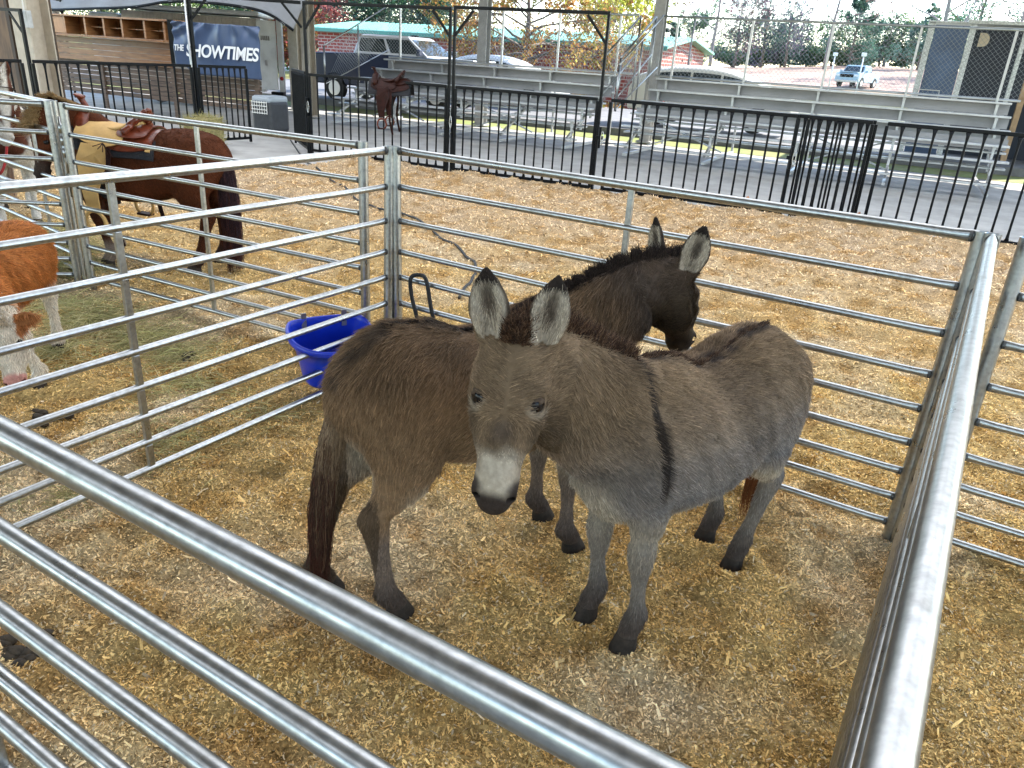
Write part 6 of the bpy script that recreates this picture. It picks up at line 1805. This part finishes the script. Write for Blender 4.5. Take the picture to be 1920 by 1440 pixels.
pinto = horse('pinto_pony', 'brown and white pinto pony cut by the left edge of the view', 'pony', (-5.42, 8.10), V(.62, -.78, 0), 1.16,
    feet=[V(-5.05, 7.78, 0), V(-5.30, 7.60, 0), V(-5.62, 8.60, 0), V(-5.85, 8.45, 0)], hocks=[(-.46, .13, .43), (-.46, -.13, .43)],
    poll=V(-4.83, 7.22, 1.50), head_ax=V(.10, -.18, -.95), head_up=V(.55, -.75, .25), neck=[V(-5.12, 7.68, 1.12), V(-5.0, 7.48, 1.30), V(-4.90, 7.33, 1.43)],
    neck_up=[nrm(V(-.4, .5, 1)), nrm(V(-.35, .4, 1)), nrm(V(-.2, .2, 1))], colour=pinto_col, ears=[(V(.2, .2, 1), V(.5, -.8, 0)), (V(-.2, .1, 1), V(.3, -.9, 0))], headL=.58,
    tail_line=[V(-5.85, 8.62, 1.1), V(-5.92, 8.72, .9), V(-5.93, 8.74, .7), V(-5.93, 8.74, .5)], tail_rad=[.03, .05, .05, .03], tail_len=[.2, .3, .3, .2], tail_cols=[(.5, .45, .4), (.3, .2, .15)],
    mane_cols=[(.5, .45, .38), (.10, .05, .03)], mane_len=[.10, .14, .16, .16, .14], ntail=1500, nfur=30000, mane_lean=V(-.5, -.3, -.3), group='horses beside the pen')
def halter():
    H = pinto[1]; root = thing('halter', 'halter with metal rings on the pinto pony face', 'halter', H['p'](.5, 0))
    s = H['s']
    for t, r1, r2 in ((.62, .073, .066), (.20, .096, .10)):
        c = [H['p'](t, -.056 * s + math.cos(q) * r2 * s * 1.06, math.sin(q) * r1 * s * 1.10) for q in np.linspace(0, 2 * math.pi, 25)]
        mb = MB()
        for i in range(24): mb.beam(c[i], c[i + 1], .02, .005, H['ax'])
        mb.build('strap', M_leather_d, root)
    for v_ in (-1, 1):
        MB().beam(H['p'](.20, -.07 * s, v_ * .098 * s), H['p'](.62, -.06 * s, v_ * .078 * s), .005, .018, H['up']).build('strap', M_leather_d, root)
        c = H['p'](.62, -.06 * s, v_ * .084 * s); MB().tube(np.array([c + (H['ax'] * math.cos(q) + H['up'] * math.sin(q)) * .022 for q in np.linspace(0, 2 * math.pi, 15)]), .004, 6, caps=False).build('ring', M_chrome, root, smooth=True)
    rr = [H['p'](.64, -.12 * s, 0), H['p'](.8, -.25, 0) - V(0, 0, .15), V(-4.95, 7.2, .62), V(-5.2, 7.25, .55)]
    tag(MB().tube(catmull(rr, np.linspace(0, 3, 20)), .012, 8).build('lead_rope', mat("red_lead_rope", (.35, .02, .02), .8, var=.3, scale=60), smooth=True), 'red lead rope hanging below the pinto pony head', 'rope')
halter()

def calf_col(B, H, nf, P):
    x, y, z = B.local(P).T; n1 = vnoise(P[:, 0] * 8 + P[:, 2] * 6, P[:, 1] * 8 - P[:, 2] * 5, 71); n2 = vnoise(P[:, 0] * 26 + P[:, 2] * 15, P[:, 1] * 26, 72)
    c = np.array((.36, .125, .032)) * (.70 + .35 * n1 + .3 * n2)[:, None]; wh = np.array((.66, .56, .44))
    c = mixc(c, wh, smooth01(-z + .06 * (n1 - .5), -.60, -.50))
    c = mixc(c, wh * .95, smooth01(x + .1 * (n1 - .5), .50, .56) * smooth01(-z, -.80, -.70))
    c = mixc(c, np.array((.34, .24, .15)), smooth01(-z, -.10, -.04) * .7)
    hm = in_head(H, P); t, u, vv, r = head_coords(H, P)
    c = mixc(c, wh * (.75 + .35 * n2)[:, None], hm * 1.0)
    c = mixc(c, np.array((.58, .27, .22)), hm * smooth01(t, .80, .88))
    for v_ in (-1, 1):
        dn = np.sqrt(((t - .94) * H['L']) ** 2 + (u + .036) ** 2 + (vv - v_ * .044) ** 2); c = mixc(c, np.array((.10, .03, .03)), hm * smooth01(-dn, -.020, -.010))
    em = in_ears(H, P)[0]; c = mixc(c, np.array((.36, .14, .05)), em * 1.)
    return c
calf = horse('calf', 'ginger calf with a pale curly face and pink nose at the left edge', 'calf', (-3.03, 4.22), V(.22, -.97, 0), .80,
    feet=[V(-2.735, 3.95, 0), V(-3.05, 3.88, 0), V(-2.96, 4.52, 0), V(-3.22, 4.48, 0)], hocks=[(-.46, .13, .43), (-.46, -.13, .43)],
    poll=V(-2.60, 3.56, .54), head_ax=V(.13, -.19, -.37), head_up=V(.20, -.80, .55), neck=[V(-2.86, 3.86, .65), V(-2.77, 3.75, .62), V(-2.67, 3.65, .59)],
    neck_up=[nrm(V(-.05, -.3, 1)), nrm(V(-.05, -.4, 1)), nrm(V(0, -.5, 1))], colour=calf_col, ears=[(V(.95, .25, .15), V(.3, -.9, -.1)), (V(-.95, .25, .15), V(-.3, -.9, -.1))], headL=.33,
    tail_line=[V(-3.05, 4.62, .74), V(-3.07, 4.70, .62), V(-3.07, 4.71, .45), V(-3.07, 4.71, .32)], tail_rad=[.02, .02, .02, .02], tail_len=[.05, .05, .1, .1], tail_cols=[(.36, .14, .05), (.5, .4, .3)],
    mane_cols=[(.62, .52, .40), (.50, .38, .24)], mane_len=[.015, .02, .025, .03, .03], ntail=600, nfur=60000, ear_len=.12, fat=1.14, fur_len=.028, cal=True, thick=.95)

# ------------------------------------------------------------------ small things about the pens
def bucket():
    """deep flat-backed feed tub: plan is a D, walls taper down, rolled rim"""
    c = V(-1.10, 4.17, 0.035); back = nrm(V(-.50, .86, 0)); sd = V(back[1], -back[0], 0)
    root = thing('feed_tub', 'bright blue flat-backed feed tub left of the brown donkey rump', 'tub', c)
    m = mat("blue_plastic", (.006, .035, .50), .32, var=.15, scale=8, spec=.55)
    def plan(s):
        pts = []
        for t in np.linspace(0, 2 * math.pi, 48, endpoint=False):
            x, y = math.cos(t), math.sin(t); n = 2.25
            k = 1 / (abs(x) ** n + abs(y) ** n) ** (1 / n); x, y = x * k, y * k
            if y > .55: y = .55 + (y - .55) * .25
            pts.append((x * .245 * s, (y + .08) * .225 * s))
        return pts
    rings = []
    for z, s in ((0.0, .58), (0.0, .60), (.02, .63), (.20, .80), (.285, .93), (.29, .985), (.302, 1.02), (.322, 1.03), (.338, 1.0), (.334, .95), (.31, .925), (.20, .785), (.03, .62), (.03, .3)):
        ct, st = math.cos(.30), math.sin(.30)
        rings.append(np.array([c + sd * x + back * (y * ct - (z) * st + .02) + V(0, 0, z * ct + (y + .17) * st * .9) for x, y in plan(s)]))
    MB().loft(rings).build('shell', m, root, smooth=True)
    for s_ in (-1, 1):
        MB().beam(c + sd * s_ * .12 + back * .075 + V(0, 0, .34), c + sd * s_ * .12 + back * .075 + V(0, 0, .44), .03, .012, back).build('hook', M_galv, root)
bucket()
def rope():
    tt = nrm(PEN_R - PEN_C); nn = V(-tt[1], tt[0], 0)
    o = PEN_C + tt * .235 + V(0, 0, .634)
    P = [o - nn * .03 + V(.0, 0, -.44), o - nn * .035 + V(0, 0, -.26), o - nn * .05 - tt * .04 + V(0, 0, -.08), o - nn * .045 - tt * .05 + V(0, 0, .03), o - nn * .0 - tt * .01 + V(0, 0, .045), o - nn * .035 + tt * .06 + V(0, 0, .03), o - nn * .045 + tt * .10 + V(0, 0, -.10), o - nn * .03 + tt * .125 + V(0, 0, -.26), o - nn * .03 + tt * .13 + V(0, 0, -.44)]
    tag(MB().tube(catmull(P, np.linspace(0, 8, 64)), .0125, 8).build('lead_rope', mat("black_braided_rope", (.012, .012, .014), .75, var=.4, scale=120, bump=.5, bscale=200), smooth=True), 'black rope looped over a rail behind the brown donkey', 'rope')
rope()
def cable():
    pts = [(-5.2, 17.2), (-4.823, 16.2), (-3.95, 13.98), (-2.73, 11.4), (-2.17, 10.25), (-1.456, 9.386), (-.967, 8.6), (-.485, 7.49), (-.43, 6.9), (-.5, 6.2)]
    q = np.array([(x, y, 0) for x, y in pts]); C_ = catmull(q, np.linspace(0, 9, 140)); C_[:, 2] = bed_h(C_[:, 0], C_[:, 1]) + .016
    C_[:, 2] = np.maximum(C_[:, 2], -.04); C_[:, 2] = np.convolve(np.pad(C_[:, 2], 2, 'edge'), np.ones(5) / 5, 'valid') + .004
    tag(MB().tube(C_, .014, 8).build('cable', mat("black_rubber_cable", (.018, .018, .02), .6), smooth=True), 'black cable snaking over the shavings from the open gate', 'cable')
cable()
def strawpile(name, label, cat, spots, N, L, cols, kind=None, r0=.0016, thick=.05, seed=3):
    rg = np.random.default_rng(seed); root = thing(name, label, cat, V(spots[0][0], spots[0][1], 0))
    if kind: root['kind'] = kind
    P_ = []; w = np.array([s[3] for s in spots]); k = rg.choice(len(spots), N, p=w / w.sum())
    for i in range(N):
        x, y, r, _ = spots[k[i]]; a = rg.uniform(0, 2 * math.pi); d = r * abs(rg.normal(0, .55)); P_.append((x + d * math.cos(a), y + d * .8 * math.sin(a)))
    P_ = np.array(P_); z = bed_h(P_[:, 0], P_[:, 1]) + rg.random(N) * thick * np.exp(-rg.random(N))
    an = rg.uniform(0, 2 * math.pi, N); d = np.stack([np.cos(an), np.sin(an), rg.normal(.12, .25, N)], 1)
    c = np.asarray(cols)[rg.integers(0, len(cols), N)] * np.exp(rg.normal(0, .25, N))[:, None]
    b = rg.normal(0, .35, (N, 3)); b[:, 2] = -.25
    hair_obj('straw', np.stack([P_[:, 0], P_[:, 1], z], 1), d, L * np.exp(rg.normal(0, .4, N)), np.clip(c, 0, 1), M_fur, root, 5, r0, r0 * .7, bend=b)
    return root
HAYC = [(.46, .38, .17), (.38, .35, .15), (.52, .44, .23), (.33, .32, .13)]
strawpile('hay', 'scattered greenish hay on the shavings beside the calf', 'hay', [(-3.02, 5.1, .35, 3), (-2.55, 4.85, .32, 2), (-3.4, 5.45, .3, 2), (-2.2, 4.6, .4, 1), (-3.0, 4.5, .5, 1.2), (-1.9, 4.1, .5, .6)], 7000, .10, HAYC, 'stuff')
strawpile('hay', 'green hay heap on the ground behind the twin posts at the left', 'hay', [(-4.3, 6.9, .4, 3), (-4.7, 7.4, .45, 2), (-3.9, 6.3, .3, 2)], 6000, .12, HAYC, 'stuff', thick=.12, seed=9)
strawpile('straw_wisps', 'thin greenish hay wisps inside the pen along the left panel', 'hay', [(-1.75, 3.4, .35, 2), (-1.35, 3.75, .3, 1.5), (-2.0, 2.9, .3, 1)], 900, .07, HAYC, 'stuff', thick=.02, seed=11)
def hay_bale():
    c = A(-11.55, 10.75, .27); root = thing('hay_bale', 'hay bale standing behind the saddled pony rump', 'hay bale', c - V(0, 0, .27))
    bm = bmesh.new(); bmesh.ops.create_cube(bm, size=1); bmesh.ops.subdivide_edges(bm, edges=bm.edges, cuts=9, use_grid_fill=True)
    v = np.array([x.co[:] for x in bm.verts]); f = [tuple(q.index for q in p.verts) for p in bm.faces]; bm.free()
    n = v / np.linalg.norm(v, axis=1)[:, None]
    v = v * .9 + n * .06 * .9; v = v + n * (vnoise(v[:, 0] * 9 + 5, v[:, 1] * 9 + v[:, 2] * 7, 5)[:, None] - .5) * .09
    w = c + v[:, :1] * E1 * .48 + v[:, 1:2] * E2 * .5 + v[:, 2:] * ZUP * .56
    link_mesh('block', w, f, mat("hay_block", (.34, .30, .13), .95, var=.5, scale=26, bump=1.0, bscale=60, col2=(.18, .15, .06)), root, smooth=False)
    rg = np.random.default_rng(5); N = 2500; k = rg.integers(0, len(w), N); nn = (w[k] - c); nn /= np.linalg.norm(nn, axis=1)[:, None]
    hair_obj('straw', w[k] + rg.normal(0, .02, (N, 3)), nrm_rows(nn + rg.normal(0, .8, (N, 3))), .07 * np.exp(rg.normal(0, .3, N)), np.asarray(HAYC)[rg.integers(0, 4, N)] * .8, M_fur, root, 4, .002, .0015)
    for s_ in (-.14, .14):
        MB().tube(np.array([c + E1 * s_ + E2 * .27 * math.cos(t) * 1.0 + V(0, 0, .30 * math.sin(t)) for t in np.linspace(0, 2 * math.pi, 25)]), .006, 6, caps=False).build('twine', M_black, root, smooth=True)
def nrm_rows(a): return a / (np.linalg.norm(a, axis=1)[:, None] + 1e-9)
hay_bale()
M_dung = mat("dung", (.045, .030, .015), .85, var=.5, scale=40, bump=.5, bscale=60)
def dung(x, y, n, r, label, seed):
    rg = np.random.default_rng(seed); z0 = float(bed_h(np.array([x]), np.array([y]))[0]); root = thing('dung_pile', label, 'dung', V(x, y, z0), 'dung piles on the shavings')
    mb = MB()
    for i in range(n):
        a, d = rg.uniform(0, 6.28), r * rg.random() ** .6
        bm = bmesh.new(); bmesh.ops.create_icosphere(bm, subdivisions=2, radius=1); v = np.array([q.co[:] for q in bm.verts]); f = [tuple(q.index for q in p.verts) for p in bm.faces]; bm.free()
        k = 1 + .3 * (vnoise(v[:, 0] * 2 + i * 3, v[:, 1] * 2 + v[:, 2] * 2, seed) - .5)
        mb.add(v * k[:, None] * np.array((.026, .022, .019)) * rg.uniform(.7, 1.3) + V(x + d * math.cos(a), y + d * math.sin(a), z0 + .012 + .035 * (1 - d / r) * rg.random()), f)
    mb.build('droppings', M_dung, root, smooth=True)['kind'] = 'stuff'
dung(-1.585, 1.93, 26, .10, 'dark dung pile under the nearest panel at the left edge', 3)
dung(-2.09, 4.55, 12, .07, 'dark dung pile between the calf and the blue tub', 4)
dung(-2.50, 3.62, 10, .10, 'small dark dung patch in front of the calf hooves', 5)
def dead_leaf(x, y, label, s, seed):
    rg = np.random.default_rng(seed); z0 = max(-.03, float(bed_h(np.array([x]), np.array([y]))[0])) + .03
    o = V(x, y, z0); u = nrm(V(rg.normal(), rg.normal(), .5)); w_ = nrm(np.cross(u, V(.2, .3, 1))); n = np.cross(u, w_)
    L = [(0, 0), (.3, .22), (.45, .5), (.3, .3), (.62, .34), (.75, .18), (1, 0), (.75, -.18), (.62, -.34), (.3, -.3), (.45, -.5), (.3, -.22)]
    P = [o + s * (u * a + w_ * b + n * .35 * abs(b)) for a, b in L]
    tag(MB().prism(P, n * .003).build('dead_leaf', mat('dry_leaf', (.42, .16, .05), .7, var=.3, scale=20) if seed == 1 else bpy.data.materials['dry_leaf']), label, 'leaf', 'dead leaves by the black fence')
dead_leaf(3.27, 11.4, 'curled orange leaf at the foot of the low black panel', .26, 1)
dead_leaf(4.62, 10.85, 'curled orange leaf at the foot of the doubled gate', .22, 2)
make_bedding()
